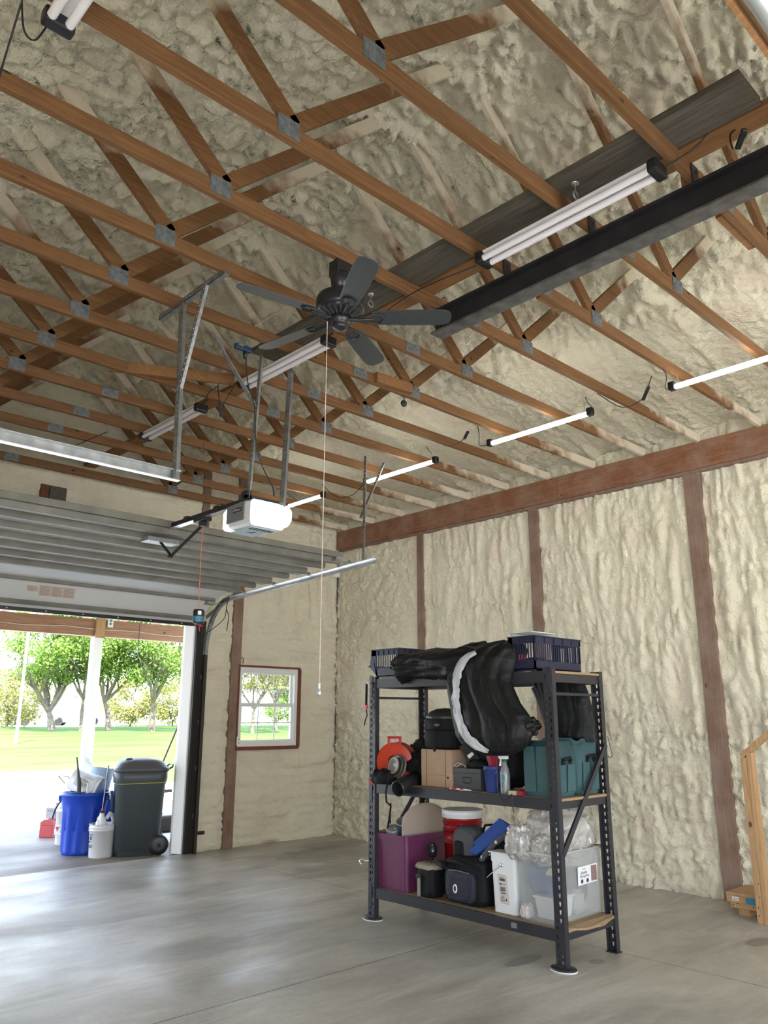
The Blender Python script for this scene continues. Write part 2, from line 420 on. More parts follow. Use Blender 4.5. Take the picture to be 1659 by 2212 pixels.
foam_sheet('wall_front', lin(-8.66, 0, .03, (DX0, DX1, WX0, WX1)), lin(0, 5.7, .025, (WZ0, WZ1, DZ)), front_fn,
    lambda x, z: (DX0 < x < DX1 and z < DZ) or (WX0 < x < WX1 and WZ0 < z < WZ1), M['foam_wall'], front_extra)
POSTY = [-1.74, -3.61, -5.58, -7.5, -9.4, -11.3, -13.2]
def right_fn(y, z):
    k = max(0, min(1, (-y-1.2)/2))       # ripples get stronger towards the camera side
    d = .012*fb((y*2, 0, z*2), 1)
    d += k*(.095*ab(y*7.5, 1, z*1.3) + .065*ab(y*14, 3, z*5) - .045) + (1-k)*(.05*ab(y*3.5, 1, z*4.5) + .04*ab(y*11, 1, z*13) - .02)
    if z < 1.7: d += .055*ab(y*6, 5, z*8) + .065*ab(y*14, 5, z*18) - .025
    for zz in (.35, .62, 1.18, 1.75, 2.35, 2.95, 3.5):
        d -= .022*math.exp(-((z-zz-.04*fb((0, y, zz), 1.6))/.02)**2)
    if z < .12: d += .03*(1-z/.12)*(1+fb((0, y*6, 0), 1))
    for py in POSTY:
        q = y-py
        if -.34 < q < 0: d -= .03*math.exp(-((q+.16)/.075)**2)
        if abs(q) < .11: d = min(d, .0)
    if z > 3.95: d = min(d, .012)
    return (-d, y, z)
foam_sheet('wall_right', lin(-13.5, -7, .06)[:-1]+lin(-7, 0, .02), lin(0, 4.46, .022), right_fn, m=M['foam_wall'], extra=lambda mb: mb.box(.05, .17, -13.6, .15, 0, 4.5))
def left_fn(y, z): return (-8.62 + .02*fb((y*6, 1, z*1.5), 1), y, z)
LY0, LY1, LZ = -12.5, -8.35, 3.15  # unseen left doorway, inferred from its overhead door, widened for more daylight
foam_sheet('wall_left', lin(-13.5, 0, .1, (LY0, LY1)), lin(0, 4.46, .1, (LZ,)), left_fn, lambda y, z: LY0 < y < LY1 and z < LZ, M['foam_wall'],
    lambda mb: [mb.box(-8.8, -8.7, a, b_, c_, d_) for a, b_, c_, d_ in ((-13.6, LY0, 0, 4.5), (LY0, LY1, LZ, 4.5), (LY1, .15, 0, 4.5))])
foam_sheet('wall_back', lin(-8.66, 0, .15, (-7.3, -1.3)), lin(0, 5.7, .15, (3.4,)), lambda x, t: (x, -13.5, t if t < 4.2 else 4.2 + (t-4.2)/1.5*(roof_z(x)+.06-4.2)), skip=lambda x, z: -7.3 < x < -1.3 and z < 3.4, m=M['foam_wall'],
    extra=lambda mb: [mb.box(-8.8, -7.3, -13.7, -13.6, 0, 4.5), mb.box(-1.3, .15, -13.7, -13.6, 0, 4.5), mb.box(-7.3, -1.3, -13.7, -13.6, 3.4, 4.5), mb.prism([(-8.75, -13.6, 4.5), (.15, -13.6, 4.5), (-4.31, -13.6, 5.7)], (0, -.1, 0))])  # doorway added in the unseen back wall to let in more daylight
TY = [-6.92+.6096*k for k in range(-3, 12)]
def ceil_fn(x, y):
    z = roof_z(x)
    wx = x+.15*fb((x, y, 3), 1.2); wy = y+.12*fb((x, y, 8), 1.4)
    a = fb((wx*5, wy*9, 0), 1); r = 1-abs(a)*2
    sm = max(.35, min(1, (abs(x+4.31) < 2.6) + .35 + .6*fb((x*.8, y*.8, 2), 1)))
    d = sm*(.06*abs(a) + .13*ab(wx*8, wy*13, 7) + .065*ab(wx*15, wy*22, 2)) - .02 + .06*fb((x*1.3, y*1.6, 5), 1) - .035
    if x > -1.9 or x < -6.7: d += .03*fb((x*2.2, y*3, 1), 1)
    q = min(abs(y-t) for t in TY)
    d += .045*math.exp(-(q/.06)**2)*(.55+.5*fb((x*2, y, 0), 1)) 
    for wxn in (-2.15, -6.47, -4.31): d += .05*math.exp(-((x-wxn)/.16)**2-(q/.08)**2)
    return (x, y, z-d+.02)
def roof_deck(mb):
    for s in (-1, 1):
        a = -4.31; b_ = -4.31+s*4.5
        mb.prism([(a, -13.9, 5.75), (b_, -13.9, 4.54), (b_, -13.9, 4.60), (a, -13.9, 5.81)], (0, 14.3, 0))
foam_sheet('ceiling', lin(-8.68, -7.4, .05)[:-1]+lin(-7.4, .03, .024), lin(-13.5, -8.6, .06)[:-1]+lin(-8.6, .03, .022), ceil_fn, m=M['foam_ceiling'], extra=roof_deck)

# timber let into the foam
mb = MB(); mb.box(-.055, .03, -4.0, -.04, 4.03, 4.31); mb.box(-.055, .03, -8.0, -4.003, 4.03, 4.31); mb.box(-.055, .03, -13.4, -8.003, 4.03, 4.31)
S(mb.build('trim_1', M['header_wood'], bevel=.003))
mb = MB(); mb.box(-.03, .03, -13.4, -.06, 4.0, 4.03); S(mb.build('trim_2', M['post_wood']))
for i, y in enumerate(POSTY):
    w_ = (.055, .065, .085)[min(i, 2)]
    mb = MB(); mb.box(-.022, .04, y-w_, y+w_, -.0, 4.03); S(mb.build('trim_%d' % (i+3), M['post_wood'], bevel=.004))
mb = MB(); mb.box(-1.81, -1.665, -.03, .04, 0, 4.9); S(mb.build('trim_10', M['post_wood'], bevel=.004))
mb = MB(); mb.box(-2.36, -2.25, -.012, .04, 2.82, 4.8); S(mb.build('trim_11', M['post_wood'], bevel=.004))
mb = MB(); mb.box(-4.38, -4.19, -.07, .04, 2.8, 4.16); S(mb.build('trim_12', M['weathered'], bevel=.004))
mb = MB(); mb.box(-4.47, -4.38, -.04, .02, 4.02, 4.17); S(mb.build('trim_13', M['trim_wood'], bevel=.004))
# dark strips standing in for the shadow line in the wall corner gap
mb = MB(); mb.tube([(-.012, -.016, 2.1), (-.012, -.018, 1.75), (-.014, -.016, 1.5), (-.01, -.016, 1.1)], .004, 6)
mb.tube([(-.014, -.014, 3.95), (-.014, -.016, 3.6), (-.012, -.014, 3.1)], .006, 6); S(mb.build('trim_14', M['print']))

# window 1
fr = T('window_1', None, None, (-1.18, 0, WZ0), kind='structure')
mb = MB()
for a in ((WX0-.03, WX1+.025, WZ0-.045, WZ0), (WX0-.03, WX1+.025, WZ1, WZ1+.025), (WX0-.03, WX0, WZ0, WZ1), (WX1, WX1+.04, WZ0-.02, WZ1)): mb.box(a[0], a[1], -.035, .06, a[2], a[3])
mb.build('window_trim', M['trim_wood'], fr, world=True, bevel=.003)
mb = MB()
def rect_frame(mb, x0, x1, z0, z1, w_, y0, y1):
    mb.box(x0, x1, y0, y1, z0, z0+w_); mb.box(x0, x1, y0, y1, z1-w_, z1); mb.box(x0, x0+w_, y0, y1, z0+w_, z1-w_); mb.box(x1-w_, x1, y0, y1, z0+w_, z1-w_)
rect_frame(mb, WX0, WX1, WZ0, WZ1, .055, -.005, .10); mb.build('window_frame', M['vinyl_white'], fr, world=True, bevel=.003)
zm = (WZ0+WZ1)/2+.02
for nm, z0, z1, y in (('lower_sash', WZ0+.05, zm+.025, .02), ('upper_sash', zm-.02, WZ1-.05, .055)):
    mb = MB(); rect_frame(mb, WX0+.05, WX1-.05, z0, z1, .032, y, y+.03); s_ = mb.build(nm, M['vinyl_white'], fr, world=True, bevel=.002)
    mb = MB(); x0, x1 = WX0+.082, WX1-.082
    for k in (1, 2): xx = x0+(x1-x0)*k/3; mb.box(xx-.006, xx+.006, y+.012, y+.02, z0+.03, z1-.03)
    zz = (z0+z1)/2; mb.box(x0, x1, y+.012, y+.02, zz-.006, zz+.006); mb.build('muntin', M['vinyl_white'], s_, world=True)
    mg_ = M.get('glass')
    if not mg_:
        mg_ = bpy.data.materials.new('glass'); mg_.use_nodes = True; n2 = mg_.node_tree; n2.nodes.clear()
        tr = N(n2, 'ShaderNodeBsdfTransparent'); gl = N(n2, 'ShaderNodeBsdfGlossy'); gl.inputs['Roughness'].default_value = .02
        mx = N(n2, 'ShaderNodeMixShader'); mx.inputs[0].default_value = .07; ou = N(n2, 'ShaderNodeOutputMaterial')
        tr.inputs[0].default_value = (.95, .97, .98, 1)
        n2.links.new(tr.outputs[0], mx.inputs[1]); n2.links.new(gl.outputs[0], mx.inputs[2]); n2.links.new(mx.outputs[0], ou.inputs[0]); M['glass'] = mg_
    mb = MB(); mb.box(x0-.01, x1+.01, y+.014, y+.017, z0+.02, z1-.02); mb.build('pane', mg_, s_, world=True)
mb = MB()
for x in (-1.42, -.95): mb.box(x-.03, x+.03, -.0, .03, zm+.022, zm+.036)
mb.build('sash_lock', M['vinyl_white'], fr, world=True, bevel=.003)
ol = T('wall_outlet', 'small white wall outlet beside the bottom left corner of the window', 'outlet', (-1.66, -.04, 1.23))
mb = MB(); mb.box(-.028, .028, -.012, .0, 0, .11); mb.build('cover_plate', M['vinyl_white'], ol, bevel=.003)
mb = MB()
for z in (.033, .077): mb.lathe([(.014, -.016), (.014, -.012)], 16, (0, 0, z), 'y'); mb.lathe([(.0001, -.016), (.014, -.016)], 16, (0, 0, z), 'y')
mb.build('socket', M['paper'], ol)
ho = MB(); ho.tube([(-1.63, -.02, 2.27), (-1.63, -.03, 2.33), (-1.65, -.035, 2.35), (-1.67, -.03, 2.34)], .006, 8)
tag(ho.build('rusty_hook', M['trim_wood']), 'small bent rusty hook on the wall just above the window', 'hook')

# jamb of the front door opening
mb = MB(); mb.prism([(-2.375, .0, 0), (-2.33, .0, 0), (-2.33, .17, 0), (-2.43, .17, 0), (-2.43, .12, 0)], (0, 0, 2.80)); S(mb.build('trim_15', M['vinyl_white'], bevel=.004))
mb = MB(); mb.box(DX0, DX1, .03, .17, 2.80, 2.86); S(mb.build('trim_16', M['vinyl_white']))
# porch: posts, beam, joists, roof
mb = MB(); mb.box(-2.42, -2.28, 2.88, 3.02, -.012, 2.78); S(mb.build('trim_17', M['vinyl_white'], bevel=.006))
mb = MB(); mb.box(-2.425, -2.275, 2.84, 2.89, 2.76, 3.06); S(mb.build('trim_18', M['rail_wood'], bevel=.003))
mb = MB(); mb.box(-6.42, -6.28, 2.88, 3.02, -.012, 2.78); S(mb.build('trim_19', M['vinyl_white'], bevel=.006))
mb = MB(); mb.box(-9, -2.43, 2.88, 2.96, 2.78, 3.04); mb.box(-2.27, .1, 2.88, 2.96, 2.78, 3.04); mb.box(-9, .1, 2.965, 3.02, 2.78, 3.04)
S(mb.build('trim_20', M['porch_beam'], bevel=.004))
for i, x in enumerate([-3.61+.62*k for k in range(-8, 6)]):
    mb = MB(); mb.prism([(x-.02, .18, 3.30), (x+.02, .18, 3.30), (x+.02, .18, 3.44), (x-.02, .18, 3.44)], (0, 3.3, -.22)); S(mb.build('trim_%d' % (21+i), M['porch_beam']))
mb = MB(); mb.prism([(-9, .17, 3.46), (.2, .17, 3.46), (.2, .17, 3.50), (-9, .17, 3.50)], (0, 3.4, -.22)); S(mb.build('ceiling_porch', M['weathered']))
po = T('porch_outlet', 'white double outlet box on the porch beam beside the post', 'outlet', (-2.20, 2.875, 2.93))
mb = MB(); mb.box(-.045, .045, -.03, 0, 0, .15); mb.build('cover_plate', M['vinyl_white'], po, bevel=.004)
mb = MB()
for z in (.05, .10): mb.lathe([(.0001, -.034), (.018, -.034), (.018, -.03)], 14, (0, 0, z), 'y')
mb.build('socket', M['opener_grey'], po)
pts = [(-6.5+.3*i, 2.868, 2.885+.012*math.sin(i*1.7)+.008*math.sin(i*.6)) for i in range(21)]
mb = MB(); mb.tube(pts, .007, 6); tag(mb.build('porch_wire', M['paper']), 'pale electric cable running along the porch beam', 'cable')
# ------------------------------------------------------------------ trusses
ORD = ['nearest', 'second nearest', 'third nearest', 'fourth nearest', 'fifth nearest', 'sixth nearest']
def gusset_mb(x0, x1, z0, z1, y=-.0215):
    mb = MB(); mb.box(x0, x1, y-.0015, y, z0, z1)
    nx = max(2, int((x1-x0)/.02)); nz_ = max(2, int((z1-z0)/.016))
    for i in range(nx):
        for j in range(nz_):
            cx = x0+(i+.5)*(x1-x0)/nx; cz = z0+(j+.5)*(z1-z0)/nz_
            mb.box(cx-.006, cx+.006, y-.004, y-.001, cz-.0035, cz+.0035)
    return mb
def web(t, x0, z0, x1, z1):
    mb = MB(); mb.bar((x0, 0, z0), (x1, 0, z1), .038, .089, up=(0, 0, 1)); return mb.build('web', M['truss_wood'], t, bevel=.003)
def truss(y, label):
    t = T('roof_truss', label, 'truss', (-4.31, y, 4.30), group='roof trusses')
    mb = MB(); mb.box(-4.26, .72, -.019, .019, 0, .089); mb.box(.722, 4.30, -.019, .019, 0, .089)
    mb.build('bottom_chord', M['truss_wood'], t, bevel=.003)
    for s in (-1, 1):
        web(t, s*1.33, .10, s*2.20, .88); web(t, s*1.34, .10, s*.02, 1.36)
        gusset_mb(s*1.37-.065, s*1.37+.065, .012, .115).build('gusset_plate', M['gusset'], t)
        mb = MB(); mb.bar((s*4.35, 0, .20), (0, 0, 1.40), .038, .10); mb.build('top_chord', M['truss_wood'], t)
    gusset_mb(.655, .805, .006, .084).build('splice_plate', M['gusset'], t)
    return t
LBL = {-3: 'roof truss almost directly above the camera', -2: 'roof truss at the far right top, on this side of the wood blocks',
 -1: 'roof truss crossing the near end of the grey plank, wood blocks nailed beside it', 0: 'roof truss at the near end of the long unlit light, top plate highest in photo',
 1: 'roof truss passing over the far end of the black steel beam', 2: 'roof truss the ceiling fan hangs from',
 3: 'roof truss just behind the ceiling fan, touching the left horizontal perforated angle', 4: 'roof truss with the blue plug adapter and the opener hangers',
 5: 'roof truss with the splayed board running off its side', 6: 'roof truss just beyond the one with the splayed board',
 7: 'roof truss with the left-hand splice plate, nearest of three such trusses', 8: 'roof truss fourth from the garage door wall',
 9: 'roof truss third from the garage door wall', 10: 'roof truss second from the garage door wall', 11: 'roof truss closest to the garage door wall'}
t0 = truss(TY[0], LBL[-3])
for i in range(1, len(TY)):
    k = i-3; t = dup(t0, (-4.31, TY[i], 4.30), label=LBL[k])
    if k >= 7:
        for c in t.children:
            if c.name.startswith('splice_plate'): c.location.x = -1.31
            if c.name.startswith('bottom_chord'): c.scale.x = 1
# ------------------------------------------------------------------ timber and steel laid along the roof
mb = MB(); mb.box(-4.385, -4.14, -7.96, -4.1, 4.392, 4.435); tag(mb.build('weathered_plank', M['weathered'], bevel=.004), 'wide weathered grey plank laid across the tops of the truss chords', 'plank')
mb = MB(); mb.box(-4.12, -3.985, -4.8, -.3, 4.392, 4.43); tag(mb.build('lateral_brace', M['brace_wood'], bevel=.003), 'orange-brown brace board over the chords at the garage door end', 'board', 'braces along the ridge')
mb = MB(); mb.box(-4.12, -3.985, -9.3, -4.84, 4.392, 4.43); tag(mb.build('lateral_brace', M['brace_wood'], bevel=.003), 'orange-brown brace board beside the grey plank, passing over the fan', 'board', 'braces along the ridge')
p, q = at(240, 790, z=4.34), at(505, 822, z=4.34)
mb = MB(); mb.bar((p.x, p.y+.02, 4.345), (q.x, q.y, 4.345), .038, .089); tag(mb.build('splayed_board', M['brace_wood'], bevel=.003), 'short board splaying off a truss chord towards the ridge lights', 'board')
p = at(915, 822, z=4.40); p.y = min(TY, key=lambda q: abs(q-p.y))-.04
mb = MB(); mb.bar((p.x, p.y, 4.37), (p.x-.42, p.y, 4.35), .04, .09); tag(mb.build('scrap_block', M['brace_wood'], bevel=.003), 'short scrap board lying behind a truss joint below the fan', 'board')
for x0, x1, y, z0, lab in ((-3.92, -3.72, -7.47, 4.335, 'wood block standing beside the steel beam hanger at the right'), (-3.55, -3.1, -7.485, 4.31, 'wood block nailed along the truss below the black steel beam at the right'), (-3.55, -3.27, -6.26, 4.315, 'small wood block nailed on the truss just right of the black steel beam')):
    mb = MB(); mb.box(x0, x1, y-.02, y+.02, z0, z0+.09); tag(mb.build('wood_block', M['brace_wood'], bevel=.003), lab, 'wood block', 'wood blocks nailed to the trusses')
# steel I beam on hanger tabs
b_ = T('steel_beam', 'black steel beam hung under the trusses with tab brackets', 'beam', (-3.98, -7.6, 4.07))
mb = MB(); X = -3.98
for y0, y1 in ((-9.6, -5.72),):
    mb.box(X-.005, X+.005, y0, y1, 4.09, 4.235); mb.build('beam_web', M['black_steel'], b_, world=True)
    mb = MB(); mb.box(X-.055, X+.055, y0, y1, 4.075, 4.09); mb.build('lower_flange', M['steel_grey'], b_, world=True, bevel=.002)
    mb = MB(); mb.box(X-.05, X+.05, y0, y1, 4.235, 4.25); mb.build('upper_flange', M['black_steel'], b_, world=True, bevel=.002)
for y in TY[1:5]:
    mb = MB(); mb.box(X-.04, X+.03, y-.028, y-.021, 4.25, 4.37); mb.lathe([(.0001, -.0095), (.009, -.0095), (.009, -.0)], 12, (X, y-.028, 4.33), 'y')
    mb.build('hanger_tab', M['black_steel'], b_, world=True)

# ------------------------------------------------------------------ LED shop lights
def shop_light(on, label, x, y0, y1, z=4.2, grp=None):
    t = T('shop_light', label, 'shop light', (x, y0, z), group=grp); L = y1-y0
    if not on:
        mb = MB(); mb.box(-.045, .045, .03, L-.03, .03, .045); mb.build('housing', M['tube_off'], t, bevel=.003)
    for s in ((-1, 1) if not on else (0,)):
        mb = MB(); xo = s*.035; n = 12; r = .019 if not on else .021
        mb.tube([(xo, .04, 0), (xo, L-.04, 0)], r, 16); mb.build('tube', M['tube_on' if on else 'tube_off'], t)
    w_ = .062 if not on else .032
    for yy in (0, L):
        s = 1 if yy == 0 else -1
        mb = MB(); mb.box(-w_, w_, yy-.0, yy+s*.055, -.026, .046) if s > 0 else mb.box(-w_, w_, yy-.055, yy, -.026, .046)
        mb.build('end_cap', M['black_plastic'], t, bevel=.012)
    mb = MB()
    for yy in (.08, L-.08): mb.tube([(0, yy, .04), (0, yy, 4.30-z if z < 4.26 else .05)], .0022, 5)
    mb.build('hanger', M['galv'], t)
    return t
LX = -1.78
for (y0, y1, lab) in ((-7.45, -6.27, 'lit white tube light at the right edge of the photo'), (-5.56, -4.38, 'lit white tube light second from the right edge of the photo'),
                      (-3.70, -2.57, 'lit white tube light crossing the perforated angle above the door track'), (-1.84, -.70, 'lit white tube light just behind the door opener')):
    shop_light(True, lab, LX, y0, y1, 4.19, 'lit lights on the right')
for (y0, y1, lab) in ((-7.5, -6.33, 'unlit double tube light between the steel beam and the grey plank'), (-4.92, -3.78, 'unlit double tube light below and left of the fan'), (-3.14, -2.05, 'unlit double tube light farthest towards the garage door')):
    shop_light(False, lab, -4.24, y0, y1, 4.245, 'unlit lights under the ridge')
shop_light(False, 'unlit double tube light cut off by the top left corner', -6.76, -7.42, -6.24, 4.245, 'unlit lights under the ridge')

# cords
def cord(name, pts, label, r=.004, m='cord', cat='cord'):
    P = [Vector(p) for p in pts]; out = []
    for i in range(len(P)-1):
        a, b2, c, d = P[max(i-1, 0)], P[i], P[i+1], P[min(i+2, len(P)-1)]
        for k in range(6):
            t = k/6; out.append(.5*((2*b2)+(c-a)*t+(2*a-5*b2+4*c-d)*t*t+(3*b2-a-3*c+d)*t**3))
    out.append(P[-1]); mb = MB(); mb.tube(out, r, 6)
    if name == 'power_cord':      # a cord belongs to the light it feeds
        L_ = min((o for o in COL.objects if o.name.startswith('shop_light')), key=lambda o: min((Vector(o.location)+Vector((0, s_, 0))-P[e]).length for e in (0, -1) for s_ in (0, .6, 1.15)))
        return mb.build('cord', M[m], L_, world=True)
    return tag(mb.build(name, M[m]), label, cat)
cord('power_cord', [at(100, 58, z=4.24), at(75, 87, z=4.1), at(52, 65, z=4.15), at(47, 0, z=4.3)], 'black looped cord at the top left light')
cord('power_cord', [at(48, 0, z=4.29), at(30, 60, z=4.2), at(12, 120, z=4.1), at(-4, 175, z=4.0)], 'black cord hanging down the top left corner')
cord('power_cord', [at(1030, 574, z=4.26), at(950, 605, z=4.22), at(880, 640, z=4.24), at(825, 680, z=4.28)], 'thin black cord from the middle unlit light towards the fan')
cord('power_cord', [at(1440, 360, z=4.27), at(1500, 320, z=4.35), at(1530, 285, z=4.4), at(1545, 262, z=4.45)], 'thin black cord from the near unlit light up across the brace')
cord('power_cord', [at(440, 878, z=4.24), at(450, 850, z=4.3), at(470, 835, z=4.38)], 'short black cord at the farthest unlit light')
cord('power_cord', [at(505, 835, z=4.24), at(487, 865, z=4.1), at(478, 885, z=4.05), at(472, 850, z=4.2), at(471, 832, z=4.3)], 'black looped cord with an inline switch hanging between two unlit lights')
cord('power_cord', [at(143, 972, z=4.28), at(180, 955, z=4.27), at(232, 933, z=4.29)], 'thin black cord near the left edge under the far trusses')
cord('power_cord', [at(935, 985, z=4.25), at(928, 975, z=4.28), at(921, 965, z=4.32)], 'short cord at the right end of the third lit light')
cord('power_cord', [at(960, 963, z=4.33), at(985, 960, z=4.2), at(1004, 945, z=4.2), at(1008, 932, z=4.25)], 'thin cord hanging between the second and third lit lights')
cord('power_cord', [at(1055, 962, z=4.2), at(1036, 962, z=4.15), at(1035, 940, z=4.2), at(1032, 920, z=4.30)], 'black cord at the left end of the second lit light')
cord('power_cord', [at(1282, 883, z=4.2), at(1270, 870, z=4.27), at(1264, 858, z=4.32)], 'short cord at the right end of the second lit light')
cord('power_cord', [at(1290, 850, z=4.32), at(1345, 880, z=4.25), at(1390, 860, z=4.15), at(1400, 835, z=4.2), at(1408, 812, z=4.32)], 'black cord with an inline switch drooping between the two lit lights at right')
cord('power_cord', [at(1447, 840, z=4.2), at(1437, 838, z=4.17), at(1440, 812, z=4.25), at(1430, 795, z=4.31)], 'black cord at the left end of the rightmost lit light')
cord('power_cord', [at(695, 1045, z=4.3), at(725, 1072, z=4.1), at(760, 1070, z=4.1), at(790, 1040, z=4.2)], 'thin dark cord drooping between the two far lit lights')
for (px, py, z, dx, dy, lab) in ((1395, 850, 4.17, 6, -14, 'black inline cord switch between the two right lit lights'), (1007, 940, 4.22, 4, -8, 'small black inline cord switch left of the second lit light'),
        (1601, 300, 4.3, 8, -22, 'black inline cord switch hanging at the top right'), (476, 885, 4.05, 2, 14, 'black inline cord switch hanging between two unlit lights')):
    p = at(px-dx, py-dy, z=z-.02) if dy > 0 else at(px-dx, py-dy, z=z-.02); q = at(px+dx, py+dy, z=z+.02)
    mb = MB(); mb.bar(p, q, .028, .02); mb.build('cord_switch', M['black_plastic'], min((o for o in COL.objects if o.name.startswith('shop_light')), key=lambda o: min((Vector(o.location)+Vector((0, s_, 0))-p).length for s_ in (0, .6, 1.15))), world=True, bevel=.006)
cord('power_cord', [at(1582, 322, z=4.28), at(1578, 290, z=4.36), at(1604, 275, z=4.42), at(1612, 290, z=4.35), at(1606, 300, z=4.3)], 'black cord loop holding the switch at the top right')

# eye bolts
def eye(px, py, z, label, w=1):
    c = at(px, py, z=z); t = T('eye_bolt', label, 'eye bolt', c, group='eye bolts under the plank')
    mb = MB(); mb.lathe([(.0001, -.004), (.02*w, -.004), (.022*w, 0)], 18); mb.build('washer', M['galv_bright'], t)
    mb = MB(); mb.tube([(0, 0, 0), (.0, 0, -.05*w)], .006*w, 8); mb.build('shank', M['galv'], t)
    mb = MB(); mb.tube([(.022*w*math.sin(a), 0, -.05*w-.022*w+.022*w*math.cos(a)) for a in [i*math.pi/8 for i in range(17)]], .005*w, 8); mb.build('eye', M['galv'], t)
eye(1242, 397, 4.39, 'silver eye bolt screwed into the grey plank above the long unlit light')
eye(801, 636, 4.39, 'silver eye bolt in the grey plank just right of the fan')
pl = T('pulley', 'small dark pulley hanging from a truss right of the fan cord', 'pulley', (lambda p: (p.x, min(TY, key=lambda q: abs(q-p.y)), 4.305))(at(831, 872, z=4.3)))
mb = MB(); mb.tube([(0, 0, .0), (-.01, 0, -.02), (.0, 0, -.045), (.012, 0, -.02), (0, 0, 0)], .003, 6); mb.build('hook', M['black_steel'], pl)
mb = MB(); mb.lathe([(.0001, -.012), (.026, -.012), (.03, -.006), (.02, 0), (.03, .006), (.026, .012), (.0001, .012)], 18, (0, 0, -.075), 'y'); mb.build('wheel', M['black_steel'], pl)

# ------------------------------------------------------------------ ceiling fan
FX, FY = -4.80, -5.69
f = T('ceiling_fan', 'black five-blade ceiling fan hung from a truss', 'ceiling fan', (FX, FY, 4.29))
mb = MB(); mb.box(-.06, .06, -.04, .04, -.10, -.0); mb.lathe([(.0001, -.075), (.06, -.075), (.065, -.10), (.055, -.17), (.03, -.19), (.0001, -.19)], 24); mb.build('canopy', M['fan_black'], f)
mb = MB(); mb.lathe([(.018, -.18), (.018, -.23)], 12); mb.build('downrod', M['fan_black'], f)
mb = MB(); mb.lathe([(.0001, -.205), (.05, -.205), (.11, -.215), (.14, -.235), (.148, -.26), (.148, -.31), (.14, -.325), (.13, -.33)], 40)
mb.lathe([(.13, -.33), (.122, -.345), (.085, -.36), (.05, -.362), (.0001, -.362)], 40); mb.build('motor_housing', M['fan_black'], f)
for k in range(20):
    a = 2*math.pi*k/20; mb = MB(); mb.bar((.07*math.cos(a), .07*math.sin(a), -.366), (.132*math.cos(a), .132*math.sin(a), -.338), .010, .012); mb.build('vent_fin', M['galv' if k % 50 == 99 else 'blade'], f)
mb = MB(); mb.lathe([(.05, -.355), (.062, -.37), (.062, -.39), (.05, -.405), (.046, -.41), (.048, -.425), (.044, -.438), (.02, -.446), (.0001, -.447)], 28); mb.build('switch_housing', M['fan_black'], f)
angs = []
for px, py in ((965, 690), (503, 612), (560, 745), (828, 782), (783, 562)):
    p = at(px, py, z=3.93); angs.append(math.atan2(p.y-FY, p.x-FX))
angs.sort(); base = sum((angs[i]-2*math.pi*i/5) for i in range(5))/5
for k in range(5):
    a = base + 2*math.pi*k/5; ca, sa = math.cos(a), math.sin(a); Rm = Matrix.Rotation(a, 4, 'Z') @ Matrix.Rotation(math.radians(-13), 4, 'X')
    Mx = Matrix.Translation((0, 0, -.372)) @ Rm
    prof = [(.19, .048), (.22, .058), (.40, .066), (.58, .068), (.625, .064), (.655, .050), (.668, .025)]
    poly = [(x, y, 0) for x, y in prof] + [(x, -y, 0) for x, y in prof[::-1]]
    mb = MB(); mb.prism(poly, (0, 0, .006)); mb.xf(Mx); mb.build('blade', M['blade'], f, bevel=.002)
    mb = MB()
    mb.tube([(.06, .0, -.0), (.10, .012, -.008), (.15, .028, -.01), (.20, .040, -.006), (.245, .036, -.006), (.262, 0, -.006)], .006, 8)
    mb.tube([(.06, .0, -.0), (.10, -.012, -.008), (.15, -.028, -.01), (.20, -.040, -.006), (.245, -.036, -.006), (.262, 0, -.006)], .006, 8)
    mb.tube([(.05, 0, -.004), (.12, 0, -.012), (.2, 0, -.008)], .008, 8); mb.xf(Mx); mb.build('blade_iron', M['fan_black'], f)
c = T('fan_pull_cord', 'long thin pull cord hanging from the fan to a small metal bell', 'pull cord', (-4.89, -5.68, 1.70))
mb = MB(); mb.tube([(0, 0, .07), (.0, 0, 2.17)], .0022, 6); mb.build('string', M['paper'], c)
mb = MB(); mb.lathe([(.0001, 0), (.008, .002), (.012, .012), (.011, .025), (.007, .032), (.006, .06), (.009, .068), (.0001, .075)], 16); mb.build('bell', M['galv_bright'], c)
cord('fan_wire', [at(712, 590, z=4.26), at(650, 630, z=4.42), at(590, 680, z=4.5), at(525, 720, z=4.45)], 'pale electric wire draped above the fan to the far truss', .005, 'paper', 'wire')

# ------------------------------------------------------------------ perforated angles
def perf(name, p, q, label, flip=1, w=.038, face=None, grp='perforated steel angles', seg=None):
    """slotted steel angle: two thin flanges with rows of bolt holes"""
    p, q = Vector(p), Vector(q); d = (q-p).normalized(); L = (q-p).length
    a = Vector(face) if face else Vector((1, 0, 0)); a = (a-d*a.dot(d)).normalized(); b2 = d.cross(a)*flip
    t = T(name, label, 'steel angle', p, group=grp)
    th = .003
    for nm, u, n_ in (('flange', a, b2), ('flange', b2, a)):
        mb = MB(); n = int(L/.038); st = L/n; hw = .0045; y0 = w/2-hw; y1 = w/2+hw
        def P(s_, x, z): return d*s_ + u*x + n_*z
        strips = []
        def slab(s0, s1, x0, x1):
            v = [P(s0, x0, 0), P(s1, x0, 0), P(s1, x1, 0), P(s0, x1, 0), P(s0, x0, th), P(s1, x0, th), P(s1, x1, th), P(s0, x1, th)]
            mb.add(v, [(0, 1, 2, 3), (7, 6, 5, 4), (0, 4, 5, 1), (1, 5, 6, 2), (2, 6, 7, 3), (3, 7, 4, 0)])
        slab(0, L, 0, y0); slab(0, L, y1, w)
        for i in range(n): slab(i*st+.0055, (i+1)*st-.0055+ (0 if i < n-1 else .0055), y0, y1)
        o = mb.build(nm, M['galv'], t)
    return t
FA = (.35, -.9, 0)
perf('perforated_angle', (-5.27, -4.27, 4.285), (-5.27, -5.12, 4.285), 'horizontal perforated angle bolted under two trusses at the left')
